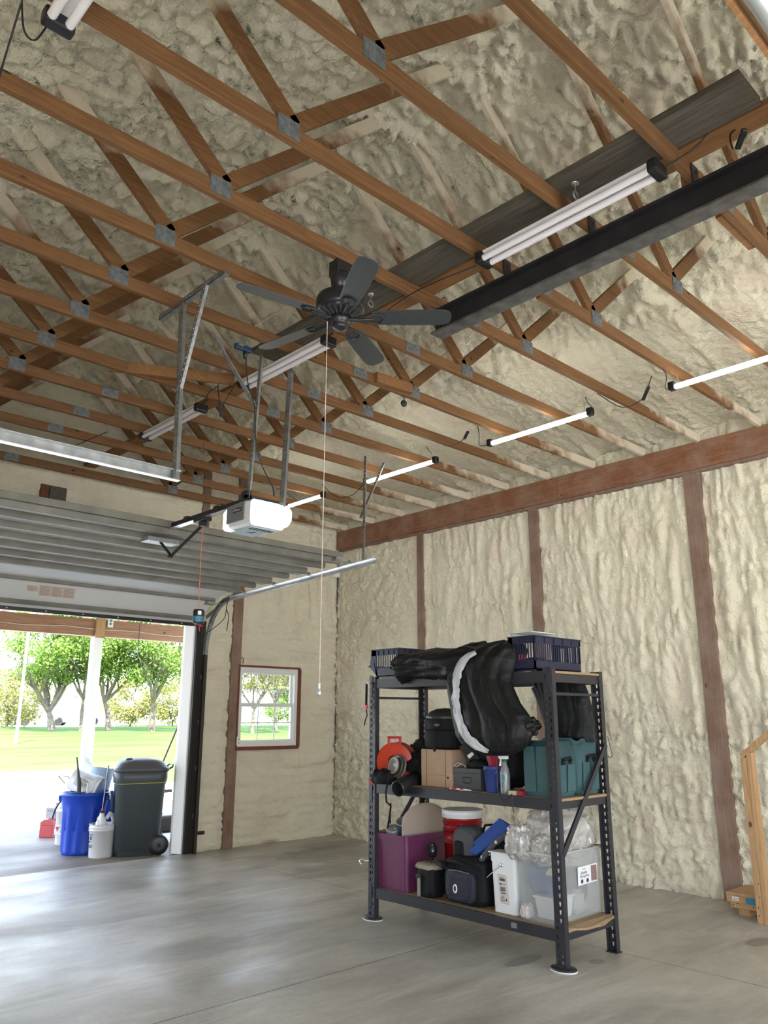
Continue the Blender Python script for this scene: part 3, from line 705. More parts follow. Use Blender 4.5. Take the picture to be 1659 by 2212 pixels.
perf('perforated_angle', (-5.37, -4.82, 2.98), (-5.29, -4.60, 4.28), 'tall upright perforated angle holding the end of the left rail', -1, .05)
perf('perforated_angle', tuple(at(383, 836, x=-5.34)), tuple(at(440, 612, z=4.285)), 'slanted perforated angle bracing the left upright', -1, .038)
O1 = at(535, 1075, y=-4.40); 
perf('perforated_angle', at(532, 1077, y=-4.27), at(561, 768, y=-4.27), 'upright perforated angle on the left side of the opener', -1, .036)
p = at(603, 1090, y=-4.50); q = at(622, 800, y=-4.29)
perf('perforated_angle', p, q, 'wide upright perforated angle on the right side of the opener', -1, .055)
perf('perforated_angle', at(548, 880, y=-4.27), at(458, 728, y=-4.30), 'slanted perforated angle running up left from the opener hanger', -1, .038)
perf('perforated_angle', (-2.50, -3.06, 4.29), (-1.93, -3.06, 4.29), 'horizontal perforated angle under a truss above the right door track')
perf('perforated_angle', (-2.225, -3.03, 3.13), (-2.225, -3.05, 4.29), 'upright perforated angle holding the right door track', -1, .035)
perf('perforated_angle', at(776, 1118, x=-2.2), (-1.95, -3.05, 4.28), 'slanted perforated angle bracing the right door track hanger', -1, .035)
# ------------------------------------------------------------------ overhead garage door
gd = T('garage_door', 'open overhead sectional garage door under its ribs, lying level on its tracks', 'garage door', (-4.31, -.08, 2.72))
prof = [(-.06, 2.73), (-.40, 2.985), (-.93, 3.10), (-1.46, 3.125), (-1.97, 3.15), (-2.86, 3.19)]
# section k spans prof[k] to prof[k+1]
prof = [(-.06, 2.735), (-.42, 2.995), (-.92, 3.095), (-1.52, 3.125), (-2.18, 3.155), (-2.86, 3.19)]
X0, X1 = -6.26, -2.37
for k in range(5):
    (ya, za), (yb, zb) = prof[k], prof[k+1]; d = Vector((0, yb-ya, zb-za)).normalized(); n = Vector((0, -d.z, d.y))
    if n.z < 0: n = -n
    a = Vector((X0, ya, za))+d*.003; b2 = Vector((X0, yb, zb))-d*.003
    mb = MB(); mb.prism([a, b2, b2+n*.045, a+n*.045], (X1-X0, 0, 0)); sec = mb.build('door_section', M['door_skin'], gd, world=True, bevel=.003)
    L = (b2-a).length
    fr_ = {0: (.16,), 1: (.12, .80), 2: (.12, .72), 3: (.1, .62), 4: (.06, .56)}[k]
    if k == 0: fr_ = (.24,)
    if k == 1: fr_ = (.10,)
    if k == 2: fr_ = (.05, .60)
    if k == 3: fr_ = (.12, .62)
    if k == 4: fr_ = (.10, .56, .93)
    for q in fr_:
        c0 = a + d*(L*q); h = .055; wd = .035 if k > 1 else .028
        if k < 2: h = .03
        x1 = X1+.02 if k > 1 else X1-.02
        pts = [c0-d*wd, c0-d*wd*.75-n*h, c0+d*wd*.75-n*h, c0+d*wd]
        mb = MB(); mb.prism(pts, (x1-X0, 0, 0)); mb.build('strut', M['door_strut'], gd, world=True, bevel=.003)
for xx in (-2.42, -6.2):   # end stiles with rollers
    for k in range(1, 6):
        y, z = prof[k]; mb = MB(); mb.box(xx-.05, xx+.05, y-.05, y+.05, z-.055, z-.004); mb.tube([(xx, y, z-.035), (xx+.2*(1 if xx > -4 else -1), y, z-.035)], .006, 8)
        mb.lathe([(.0001, -.008), (.022, -.008), (.022, .008), (.0001, .008)], 14, (xx+.17*(1 if xx > -4 else -1), y, z-.035), 'x')
        mb.build('roller_hinge', M['galv'], gd, world=True)
for xx in (-3.6, -5.0):
    for k in range(1, 5):
        y, z = prof[k]; mb = MB(); mb.box(xx-.03, xx+.03, y-.05, y+.05, z-.012, z-.003); mb.build('hinge', M['galv'], gd, world=True)
mb = MB(); mb.box(X0, X1, -.075, -.045, 2.70, 2.742); mb.build('bottom_seal', M['black_plastic'], gd, world=True, bevel=.004)
mb = MB()
for i in range(9): mb.lathe([(.0001, -.082), (.009, -.082), (.009, -.074)], 10, (X0+.3+i*.42, 0, 2.722), 'y')
mb.build('seal_screw', M['galv_bright'], gd, world=True)
mb = MB(); mb.box(X0-.0, X1+.01, -2.89, -2.855, 3.185, 3.245); mb.build('top_edge', M['door_strut'], gd, world=True, bevel=.003)
# warning sheet printed on the second section
(ya, za), (yb, zb) = prof[0], prof[1]; d = Vector((0, yb-ya, zb-za)).normalized(); n = Vector((0, -d.z, d.y))
if n.z > 0: n = -n
def sheet(px0, px1, f0, f1, lines, name='warning_label'):
    def pt(px, f_): 
        o = Vector((0, ya, za))+d*(f_*(Vector((0, yb-ya, zb-za)).length)); q = at(px, 1275, y=o.y); return Vector((q.x, o.y, o.z))+n*.001
    A_, B_ = pt(px0, f0), pt(px1, f0); h = (pt(px0, f1)-A_); wv = B_-A_
    mb = MB(); mb.prism([A_, B_, B_+h, A_+h], n*.0008); lb = mb.build(name, M['paper'], gd, world=True)
    mb = MB()
    cols = 3 if wv.length > .3 else 1
    for c_ in range(cols):
        for i in range(lines):
            s0 = A_ + wv*((c_+.06)/cols) + h*((i+.6)/(lines+1)) + n*.0012; e_ = wv*((.82 if i % 4 else .5)/cols)
            mb.prism([s0, s0+e_, s0+e_+h*(.4/(lines+1)), s0+h*(.4/(lines+1))], n*.0004)
    mb.build('print', M['print_soft'], lb, world=True)
M['print_soft'] = mat('print_soft', (.30, .25, .21), .8)
sheet(84, 162, .50, .86, 11); sheet(57, 82, .62, .82, 6)
# operator arm bracket on the door
mb = MB(); mb.box(-4.45, -4.15, -2.72, -2.58, 3.085, 3.125); mb.build('arm_bracket', M['galv'], gd, world=True, bevel=.003)

# tracks
def track(xs, label, x):
    t = T('door_track', label, 'door track', (x, -.1, 0), group='garage door tracks')
    path = [(-.09, 0), (-.09, 2.35)]
    for i in range(1, 9):
        a = math.pi/2*i/8; path.append((-.09-.48*(1-math.cos(a)), 2.35+.66*math.sin(a)))
    path += [(-3.25, 3.125)]
    s = xs
    for nm, lo, hi, mm in (('vertical_track', 0, 1, 'dark_bronze'), ('curved_track', 1, 9, 'galv'), ('horizontal_track', 9, 10, 'galv_bright')):
        mb = MB()
        for i in range(lo, hi):
            p, q = Vector((x+s*.03, *path[i])), Vector((x+s*.03, *path[i+1])); dd = (q-p).normalized(); nn = Vector((0, -dd.z, dd.y))
            mb.bar(p, q, .004, .056, up=nn)
            for g_ in (-.026, .026): mb.bar(p-Vector((s*.018, 0, 0))+nn*g_, q-Vector((s*.018, 0, 0))+nn*g_, .036, .004, up=nn)
        mb.build(nm, M[mm], t, world=True)
    mb = MB(); mb.box(x-.03, x+.04, -.03, -.005, .0, 2.78); mb.build('track_angle', M['dark_bronze'], t, world=True)
    mb = MB(); mb.box(min(x-s*.095, x-s*.03), max(x-s*.095, x-s*.03), -.035, .0, .0, 2.80); mb.build('weather_strip', M['black_plastic'], t, world=True)
    mb = MB(); mb.bar((x+s*.035, -.02, 2.83), (x+s*.035, -.70, 3.07), .004, .05, up=(0, .3, 1)); mb.build('track_brace', M['galv'], t, world=True)
    mb = MB()
    for z in (.4, .95, 1.5, 2.05): mb.box(x+.0, x+.075, -.05, -.028, z, z+.05); mb.lathe([(.0001, -.06), (.008, -.06), (.008, -.05)], 8, (x+.05, 0, z+.025), 'y')
    mb.build('track_bracket', M['galv'], t, world=True)
track(1, 'steel track along the right side of the garage door, curving level overhead', -2.26)
track(-1, 'steel track on the far left side of the garage door, outside the picture', -6.32)

# opener
op = T('door_opener', 'white and grey garage door opener motor with glowing light lenses', 'door opener', (-4.31, -4.15, 2.93))
def ringxz(y, x0, x1, z0, z1, r, n=6):
    out = []
    for cx, cz, a0 in ((x1-r, z1-r, 0), (x0+r, z1-r, 90), (x0+r, z0+r, 180), (x1-r, z0+r, 270)):
        for i in range(n+1):
            a = math.radians(a0+90*i/n); out.append((cx+r*math.cos(a), y, cz+r*math.sin(a)))
    return out[::-1]
mb = MB(); mb.loft([ringxz(y, -4.31-w_, -4.31+w_, z0, z1, .03) for y, w_, z0, z1 in ((-3.97, .10, 2.985, 3.10), (-3.985, .135, 2.965, 3.125), (-4.05, .155, 2.945, 3.14), (-4.22, .155, 2.94, 3.145), (-4.31, .15, 2.94, 3.14))], cap=True)
mb.build('housing', M['white_plastic'], op, world=True)
mb = MB(); mb.loft([ringxz(y, -4.31-w_, -4.31+w_, z0, z1, .035) for y, w_, z0, z1 in ((-4.312, .155, 2.95, 3.135), (-4.37, .155, 2.955, 3.12), (-4.42, .14, 2.975, 3.09), (-4.435, .11, 2.995, 3.07))])
mb.build('light_lens', M['lens_on'], op, world=True)
mb = MB(); mb.loft([ringxz(y, -4.31-w_, -4.31+w_, z0, z1, .03) for y, w_, z0, z1 in ((-3.90, .10, 2.98, 3.09), (-3.925, .14, 2.96, 3.115), (-3.968, .15, 2.95, 3.125))])
mb.build('light_lens', M['lens_on'], op, world=True)
mb = MB(); mb.box(-4.474, -4.466, -4.24, -4.01, 2.99, 3.125); pn = mb.build('side_panel', M['opener_grey'], op, world=True, bevel=.003)
text_mb('LiftMaster', .026, (-4.4775, -4.15, 3.075), (0, -1, 0), (0, 0, 1)).build('lettering', M['white_plastic'], pn, world=True)
mb = MB(); mb.box(-4.476, -4.4745, -4.21, -4.09, 3.06, 3.09); mb.build('name_plate', M['black_plastic'], pn, world=True)
mb = MB(); mb.box(-4.43, -4.22, -4.28, -4.0, 2.934, 2.939); lb = mb.build('underside_label', M['label_blue'] if 'label_blue' in M else mat('label_pale', (.45, .55, .60), .5), op, world=True)
mb = MB(); mb.prism([(-4.36, -4.10, 2.9335), (-4.30, -4.10, 2.9335), (-4.30, -4.18, 2.9335)], (0, 0, -.0006)); mb.build('arrow', mat('arrow_blue', (.03, .10, .30), .5), lb, world=True)
mb = MB()
for i in range(6): mb.box(-4.41+i*.035, -4.39+i*.035, -4.27, -4.21, 2.9325, 2.9338)
mb.build('slot', M['print'], op, world=True)
mb = MB(); mb.box(-4.49, -4.12, -4.30, -4.255, 3.14, 3.165); mb.box(-4.49, -4.45, -4.30, -4.22, 3.14, 3.2); mb.build('mount_strap', M['black_steel'], op, world=True, bevel=.002)
mb = MB(); mb.lathe([(.06, 3.14), (.06, 3.165), (.04, 3.175), (.0001, 3.175)], 20, (-4.31, -4.1, 0)); mb.build('drive_cover', M['black_plastic'], op, world=True)
rl = T('opener_rail', 'black steel opener rail running from the motor to the wall above the garage door', 'opener rail', (-4.31, -2, 3.19))
mb = MB(); mb.box(-4.33, -4.29, -4.1, -.02, 3.185, 3.225); mb.build('rail', M['black_steel'], rl, world=True, bevel=.002)
mb = MB(); mb.box(-4.338, -4.282, -4.1, -.06, 3.178, 3.184); mb.build('rail_lip', M['galv_bright'], rl, world=True)
mb = MB(); mb.box(-4.35, -4.27, -3.46, -3.30, 3.15, 3.19); mb.box(-4.335, -4.285, -3.42, -3.36, 3.11, 3.15); mb.build('trolley', M['black_plastic'], rl, world=True, bevel=.004)
mb = MB(); mb.bar((-4.31, -3.38, 3.12), (-4.31, -2.86, 2.925), .03, .006, up=(0, .4, 1)); mb.bar((-4.31, -2.90, 2.93), (-4.31, -2.68, 3.09), .03, .006, up=(0, .4, 1)); mb.lathe([(.0001, -.02), (.01, -.02), (.01, .02), (.0001, .02)], 10, (-4.31, -2.87, 2.93), 'x')
mb.build('door_arm', M['black_steel'], rl, world=True)
mb = MB()
for y in (-3.62, -3.15): mb.box(-4.345, -4.275, y-.03, y+.03, 3.18, 3.235)
mb.build('rail_clip', M['black_steel'], rl, world=True, bevel=.003)
cord('release_cord', [(-4.31, -3.39, 3.11), (-4.315, -3.40, 2.8), (-4.32, -3.42, 2.42)], 'thin red emergency release cord hanging from the opener trolley', .003, 'red_cord' if 'red_cord' in M else 'cord')
COL.objects[-1].data.materials[0] = mat('red_cord', (.62, .17, .13), .6)
tg = T('cord_spool', 'blue and black packet with a small red handle at the end of the red cord', 'packet', (-4.32, -3.43, 2.31))
mb = MB(); mb.lathe([(.0001, 0), (.045, .0), (.048, .006), (.048, .10), (.04, .11), (.0001, .11)], 20, (0, 0, 0), 'z', 1, .7); mb.build('spool', M['black_plastic'], tg)
mb = MB(); mb.lathe([(.0495, .012), (.0495, .055)], 20, (0, 0, 0), 'z', 1, .72); mb.lathe([(.0001, .012), (.0495, .012)], 20, (0, 0, 0), 'z', 1, .72); mb.build('wrapper', mat('wrapper_blue', (.03, .16, .26), .4), tg)
mb = MB(); mb.box(-.03, .0, -.038, -.034, .065, .095); mb.build('white_patch', M['white_plastic'], tg)
mb = MB(); mb.tube([(-.03, -.0, -.015), (.0, -.0, -.005), (.035, 0, -.02)], .009, 8); mb.tube([(.01, 0, -.01), (.015, 0, -.06)], .004, 6); mb.build('handle', mat('dark_red', (.30, .03, .03), .5), tg)
cord('tie_rope', [(-2.28, -.62, 3.05), (-2.26, -.55, 2.9), (-2.25, -.5, 2.78), (-2.28, -.35, 2.68), (-2.33, -.2, 2.6)], 'dark rope knotted beside the curve of the right door track', .005, 'cord', 'rope')
cord('tie_rope', [(-2.26, -.55, 2.88), (-2.22, -.55, 2.8), (-2.2, -.5, 2.7), (-2.22, -.52, 2.62)], 'loose end of dark rope below the knot by the door track', .005, 'cord', 'rope')
sb = T('track_sensor', 'small black sensor on a bracket low beside the garage door track', 'sensor', (-2.24, -.03, .20))
mb = MB(); mb.box(0, .04, -.03, .0, 0, .05); mb.lathe([(.0001, 0), (.02, 0), (.02, .03), (.0001, .03)], 12, (.04, -.02, .025), 'x'); mb.build('bracket', M['black_steel'], sb)
mb = MB(); mb.box(.05, .14, -.04, -.015, .005, .045); mb.build('body', M['black_plastic'], sb, bevel=.004)
# adapter plug and opener cord
ad = T('plug_adapter', 'blue outlet adapter on a truss with the opener plug in it', 'outlet', at(525, 755, y=-4.36)); 
mb = MB(); mb.box(-.07, .07, -.02, .02, -.01, .03); mb.build('adapter_body', mat('adapter_blue', (.02, .045, .10), .4), ad, bevel=.006)
mb = MB(); mb.box(-.05, -.01, -.022, .0, .012, .03); mb.build('face', M['galv_bright'], ad)
mb = MB(); mb.lathe([(.0001, -.07), (.009, -.07), (.017, -.03), (.017, -.01)], 12, (.02, 0, 0)); mb.build('plug', M['black_plastic'], ad)
cord('power_cable', [at(531, 768, y=-4.36), at(536, 830, y=-4.33), at(550, 880, y=-4.33), at(553, 960, y=-4.3), at(568, 1010, y=-4.28), at(588, 1050, y=-4.25), at(592, 1072, y=-4.2)], 'black power cord hanging from the blue adapter to the opener', .005)
# wall mounted white box behind the track end
p = at(725, 1240, y=-.06)
wb = T('corner_speaker', 'small white box on the wall near the corner under the door track', 'box', (p.x, -.02, p.z))
mb = MB(); mb.box(-.07, .07, -.09, 0, -.05, .04, .7); mb.build('casing', M['white_plastic'], wb, bevel=.012)

# rail and hood of the doors in the left wall
lr = T('steel_rail', 'dark steel rail with a bright lower edge, upper left, held by a perforated upright', 'door track', (-6.5, -4.78, 2.97))
mb = MB(); mb.box(-8.6, -5.32, -4.80, -4.795, 2.975, 3.04); mb.build('rail_web', M['galv'], lr, world=True)
mb = MB(); mb.box(-8.6, -5.32, -4.84, -4.80, 3.036, 3.04); mb.box(-8.6, -5.32, -4.84, -4.80, 2.975, 2.979); mb.build('rail_lip', M['galv_bright'], lr, world=True)
pd = T('overhead_door', 'grey overhead door panel with steel edge rail in the top right corner', 'garage door', (-6.8, -10.3, 3.2))
mb = MB(); mb.box(-8.45, -4.6, -12.4, -8.58, 3.2, 3.245); mb.build('door_section', mat('panel_grey', (.20, .22, .21), .5), pd, world=True)
mb = MB(); mb.tube([(-8.5, -8.535, 3.15), (-4.5, -8.535, 3.15)], .024, 12); mb.build('edge_rail', M['galv_bright'], pd, world=True)
mb = MB(); mb.box(-8.5, -4.5, -8.502, -8.492, 3.13, 3.16); mb.build('edge_strip', M['brace_wood'], pd, world=True)
mb = MB(); mb.box(-8.72, -8.64, -8.1, -4.6, 0, 3.1); S(mb.build('door_1', M['door_skin']))
# ------------------------------------------------------------------ storage rack
RX0, RX1, RY0, RY1 = -2.81, -2.15, -5.70, -3.80
rk = T('storage_rack', 'black steel three-shelf storage rack on round foot plates, loaded with gear', 'shelf rack', ((RX0+RX1)/2, (RY0+RY1)/2, 0))
def slot_plate(mb, o, u, wd, H, z0=.02, pitch=.0508):
    """vertical plate with two columns of tapered keyhole slots; o corner, u horizontal direction"""
    o = Vector(o); u = Vector(u).normalized(); n = int((H-z0)/pitch); Z = Vector((0, 0, 1))
    q = lambda a, b, c, d: mb.add([o+u*a[0]+Z*a[1], o+u*b[0]+Z*b[1], o+u*c[0]+Z*c[1], o+u*d[0]+Z*d[1]], [(0, 1, 2, 3)])
    cols = [(.20*wd, .42*wd, .25*wd, .38*wd), (.58*wd, .80*wd, .62*wd, .75*wd)]
    q((0, 0), (wd, 0), (wd, z0), (0, z0)); q((0, z0+n*pitch), (wd, z0+n*pitch), (wd, H), (0, H))
    for i in range(n):
        a = z0+i*pitch; b1, b2, e = a+.012, a+.038, a+pitch
        q((0, a), (wd, a), (wd, b1), (0, b1)); q((0, b2), (wd, b2), (wd, e), (0, e))
        (l0, r0, l0b, r0b), (l1, r1, l1b, r1b) = cols
        q((0, b1), (l0b, b1), (l0, b2), (0, b2)); q((r0b, b1), (l1b, b1), (l1, b2), (r0, b2)); q((r1b, b1), (wd, b1), (wd, b2), (r1, b2))
PW, PD, PH = .075, .045, 1.93
for sx_, X in ((1, RX0), (-1, RX1)):
    for sy2, Y in ((1, RY0), (-1, RY1)):
        mb = MB(); slot_plate(mb, (X, Y, 0), (0, sy2, 0), PW, PH)
        for yy in (Y, Y+sy2*PW):
            mb.add([(X, yy, 0), (X+sx_*PD, yy, 0), (X+sx_*PD, yy, PH), (X, yy, PH)], [(0, 1, 2, 3)])
        mb.build('post', M['rack'], rk, world=True, solid=.003)
for X, sx_ in ((RX0, 1), (RX1, -1)):
    for z0, z1 in ((.165, .24), (.975, 1.052), (1.835, 1.912)):
        mb = MB(); xo = X+sx_*.006; ya, yb = RY0+PW*.4, RY1-PW*.4
        mb.prism([(xo, ya, z0), (xo+sx_*.028, ya, z0), (xo+sx_*.028, ya, z1-.018), (xo+sx_*.04, ya, z1-.018), (xo+sx_*.04, ya, z1-.022), (xo+sx_*.045, ya, z1-.022), (xo+sx_*.02, ya, z1), (xo, ya, z1)], (0, yb-ya, 0))
        mb.build('long_beam', M['rack'], rk, world=True, bevel=.003)
        if sx_ > 0:
            for Y in (RY0+.004, RY1-.044):
                mb = MB(); mb.box(X-.006, X-.001, Y, Y+.04, z0-.07, z1+.03); 
                for q in (.25, .75): mb.lathe([(.0001, -.009), (.004, -.009), (.004, -.004)], 8, (X, Y+.012, z0-.07+(z1-z0+.1)*q), 'x')
                mb.build('beam_bracket', M['rack'], rk, world=True, bevel=.001)
for Y in (RY0+.02, RY1-.02):
    for z0, z1 in ((.175, .235), (.985, 1.045), (1.835, 1.895)):
        mb = MB(); mb.box(RX0+.04, RX1-.04, Y-.012, Y+.012, z0, z1); mb.build('side_beam', M['rack'], rk, world=True, bevel=.002)
    mb = MB(); mb.box(RX0+.02, RX1-.02, Y-.01, Y+.01, 1.745, 1.765)
    mb.build('tie_bar', M['rack'], rk, world=True)
mb = MB(); mb.bar((RX1-.01, RY0-.004, 1.40), (RX0+.03, RY0-.004, .70), .004, .04); mb.bar((RX1-.01, RY0+.012, 1.40), (RX0+.03, RY0+.012, .70), .03, .003, up=(0, 1, 0)); mb.build('diagonal_brace', M['rack'], rk, world=True)
mb = MB(); mb.bar((RX1-.01, RY1-.01, 1.05), (RX0+.03, RY1-.01, .35), .012, .035); mb.build('diagonal_brace', M['rack'], rk, world=True)
for z in (.222, 1.036, 1.897):
    mb = MB(); mb.box(RX0+.03, RX1-.03, RY0+(.0 if z > 1 else .004), RY1-.003, z, z+.018); mb.build('shelf_board', M['particle'], rk, world=True, bevel=.002)
mb = MB(); mb.prism([(RX0+.045, RY0+.01, .238), (RX0+.2, RY0-.035, .222), (RX0+.4, RY0-.045, .218), (RX1-.1, RY0-.02, .235), (RX1-.05, RY0+.01, .238), (RX1-.05, RY0+.03, .238), (RX0+.05, RY0+.03, .238)], (0, 0, .012))
mb.build('sagging_board_edge', M['particle'], rk, world=True)
for Y in (RY0+.035, RY1-.035):
    mb = MB(); mb.lathe([(.0001, .0), (.088, .0), (.092, .004), (.088, .008)], 36, (RX0+.02, Y, 0), 'z', .8, 1.05); o = mb.build('foot_pad', M['white_plastic'], rk, world=True)
    mb = MB(); mb.lathe([(.086, .008), (.089, .013), (.084, .019), (.0001, .019)], 36, (RX0+.02, Y, 0), 'z', .8, 1.05); mb.build('foot_plate', M['rack'], rk, world=True)
for Y in (RY0+.035,):
    mb = MB(); mb.box(RX1-.06, RX1+.01, Y-.045, Y+.045, 0, .006); mb.build('foot_plate', M['rack'], rk, world=True)
mb = MB(); mb.tube([(RX0-.0, -5.30, .215), (RX0-.03, -5.31, .215)], .008, 8); mb.box(RX0-.035, RX0-.02, -5.33, -5.29, .20, .23); mb.build('bolt_knob', M['galv'], rk, world=True)
mb = MB(); mb.tube([(RX0, -3.80, .44), (RX0-.03, -3.785, .44)], .006, 8); mb.tube([(RX0-.03, -3.785+.0, .44), (RX0-.045, -3.765, .455), (RX0-.06, -3.75, .44), (RX0-.055, -3.76, .42), (RX0-.045, -3.765, .415)], .005, 8); mb.build('side_hook', M['galv_bright'], rk, world=True)

Z0, Z1, Z2 = .242, 1.056, 1.917
def blob(c, r, amp=.02, fq=6, seed=0, ex=.6, n=40, m=26, rz=0, flat=None, rx=0):
    """soft crumpled body: rounded box with folds; flat = resting height"""
    mb = MB(); v = []; f = []
    sg = lambda x, e: math.copysign(abs(x)**e, x)
    Rm = Matrix.Rotation(rz, 3, 'Z') @ Matrix.Rotation(rx, 3, 'X')
    for i in range(m+1):
        ph = math.pi*i/m - math.pi/2
        for k in range(n):
            th = 2*math.pi*k/n
            d = Vector((sg(math.cos(ph), ex)*sg(math.cos(th), ex), sg(math.cos(ph), ex)*sg(math.sin(th), ex), sg(math.sin(ph), ex)))
            nn = 1-2*abs(noise.noise(Vector((d.x*fq*.5+seed, d.y*fq*.5, d.z*fq*.35)))); n2 = noise.noise(Vector((d.x*fq+seed, d.y*fq+9, d.z*fq)))
            s_ = amp*(nn*.6+n2*.7)
            p = Vector((d.x*(r[0]+s_), d.y*(r[1]+s_), d.z*(r[2]+s_)))
            p = Rm @ p + Vector(c)
            if flat is not None and p.z < flat: p.z = flat
            v.append(p)
    for i in range(m):
        for k in range(n):
            k2 = (k+1) % n; f.append((i*n+k, i*n+k2, (i+1)*n+k2, (i+1)*n+k))
    mb.add(v, f, True); return mb
def plast(name, c, r=.4, **k):
    if name not in M: M[name] = mat(name, c, r, **k)
    return M[name]
fab_black = M['fab_black'] = mat('fab_black', (.007, .007, .008), .75, bump=(220, .2, .002), spec=.3)
fab_nylon = mat('fab_nylon', (.006, .006, .006), .55, bump=(14, .6, .02), spec=.3)
fab_navy = mat('fab_navy', (.014, .017, .032), .7, bump=(150, .2, .002))
fab_grey = mat('fab_grey', (.07, .072, .08), .75, bump=(150, .2, .002))

# ---- bottom shelf
t = T('storage_tote', 'open purple plastic tote at the left end of the bottom shelf', 'storage bin', (-2.5, -4.0, Z0))
def open_bin(t, x0, x1, y0, y1, z0, z1, taper, m, rim=.05, th=.006, r=.03, ribs=()):
    def rr(z, s, ins=0):
        cx, cy_ = (x0+x1)/2, (y0+y1)/2; hx, hy = (x1-x0)/2*s-ins, (y1-y0)/2*s-ins; out = []
        for ax, ay, a0 in ((hx-r, hy-r, 0), (-hx+r, hy-r, 90), (-hx+r, -hy+r, 180), (hx-r, -hy+r, 270)):
            for i in range(6):
                a = math.radians(a0+18*i); out.append((cx+ax+r*math.cos(a), cy_+ay+r*math.sin(a), z))
        return out
    mb = MB(); zr = z1-rim; s1 = taper+(1-taper)*.9
    mb.loft([rr(z0, taper), rr(zr, .965), rr(zr, 1.0), rr(z1-.006, 1.01), rr(z1, 1.0), rr(z1, .985), rr(zr, .95, th), rr(z0+.01, taper, th)], cap=True, smooth=False)
    return mb.build('body', m, t, world=True, bevel=.002)
m_pur = plast('purple', (.14, .03, .09), .38)
open_bin(t, -2.785, -2.24, -4.215, -3.79, Z0, .665, .9, m_pur)
mb = MB()
for y in (-3.88, -4.08): mb.prism([(-2.768, y-.055, .62), (-2.768, y+.055, .62), (-2.752, y+.045, Z0+.01), (-2.752, y-.045, Z0+.01)], (-.008, 0, 0))
for x in (-2.62, -2.4): mb.prism([(x-.055, -4.20, .62), (x+.055, -4.20, .62), (x+.045, -4.19, Z0+.01), (x-.045, -4.19, Z0+.01)], (0, -.006, 0))
mb.build('panel_rib', m_pur, t, world=True, bevel=.002)
t = T('tote_lid', 'beige arched plastic lid standing upright in the purple tote', 'lid', (-2.5, -4.15, .40))
poly = [(-2.76, .36), (-2.25, .36), (-2.25, .76)] + [(-2.505+.255*math.cos(a), .76+.13*math.sin(a)) for a in [math.pi*i/16 for i in range(1, 16)]] + [(-2.76, .76)]
mb = MB(); mb.prism([(x, -4.155, z) for x, z in poly], (0, .014, 0)); mb.build('panel', plast('beige', (.40, .33, .27), .5), t, world=True, bevel=.002)
mb = MB(); mb.tube([(x, -4.158, z) for x, z in poly[2:]], .009, 8); mb.build('rim', M['beige'], t, world=True)
def can(label, c, r, h, body, tilt=(0, 0)):
    t = T('paint_can', label, 'paint can', c); Rm = Matrix.Rotation(tilt[0], 4, 'X') @ Matrix.Rotation(tilt[1], 4, 'Y')
    mb = MB(); mb.lathe([(.0001, 0), (r, 0), (r, h)], 28); mb.xf(Rm); mb.build('body', body, t)
    mb = MB(); mb.lathe([(r, h), (r+.003, h), (r+.003, h+.006), (r-.01, h+.006), (r-.014, h-.002), (.0001, h-.002)], 28); mb.xf(Rm); mb.build('lid', M['galv_bright'], t)
    mb = MB(); mb.tube([(r*math.cos(a), -r*.3*math.sin(a)-.004, h*.75-.07*math.sin(a)) for a in [math.pi*i/14 for i in range(15)]], .0022, 6); mb.xf(Rm); mb.build('bail', M['galv'], t)
can('silver paint can tipped towards the front in the purple tote', (-2.665, -3.95, .575), .06, .13, plast('can_grey', (.33, .35, .35), .35), (.25, -.3))
can('blue labelled paint can behind the silver one in the purple tote', (-2.60, -4.03, .60), .07, .17, plast('can_blue', (.06, .09, .16), .4), (.25, -.35))
mb = MB(); mb.prism([(-2.74, -3.82, .655), (-2.74, -3.92, .69), (-2.70, -3.93, .66), (-2.68, -3.83, .62)], (0, 0, .004)); mb.prism([(-2.745, -3.93, .67), (-2.745, -4.10, .635), (-2.72, -4.1, .63), (-2.72, -3.93, .66)], (0, 0, .004))
tag(mb.build('cardboard_flap', plast('card', (.40, .28, .19), .8)), 'torn cardboard flaps at the front of the purple tote', 'cardboard')

def bucket(label, c, r0, r1, h, m, rings=(.78, .85, .92), lid=None, name='bucket', bail=True, cat='bucket', wt=.004, M4=None, grp=None):
    t = T(name, label, cat, c, group=grp); pr = [(.0001, 0), (r0, 0), (r0+.003, .004)]
    for q in rings:
        rr = r0+(r1-r0)*q
        pr += [(rr, h*q-.006), (rr+.008, h*q-.005), (rr+.008, h*q), (rr, h*q+.001)]
    pr += [(r1, h-.006), (r1+.005, h-.005), (r1+.005, h), (r1-.001, h), (r1-wt, h-.004), (r0-wt, .006), (.0001, .006)]
    mb = MB(); mb.lathe(pr, 36); 
    if M4: mb.xf(M4)
    mb.build('body', m, t)
    if bail:
        mb = MB(); n = 16; a0 = bail if isinstance(bail, float) else 2.4
        pts = [(r1*1.03*math.cos(a), r1*1.03*math.sin(a)*.35, h*.86-.55*h*math.sin(a)*.5) for a in [math.pi*i/n for i in range(n+1)]]
        mb.tube(pts, .003, 6); mb.xf(Matrix.Rotation(a0, 4, 'Z'))
        if M4: mb.xf(M4)
        mb.build('bail_handle', M['galv'], t)
    if lid:
        mb = MB(); mb.lathe([(r1+.010, h-.05), (r1+.012, h-.048), (r1+.010, h-.03), (r1+.013, h-.028), (r1+.01, h+.008), (r1-.004, h+.01), (r1-.015, h+.002), (.0001, h+.002)], 36); mb.build('lid', lid, t)
    return t
bucket('red bucket with a ribbed white lid on the bottom shelf', (-2.42, -4.50, Z0), .135, .158, .62, plast('red_plastic', (.30, .008, .012), .35), (.62, .78, .86), M['white_plastic'], bail=-2.5)

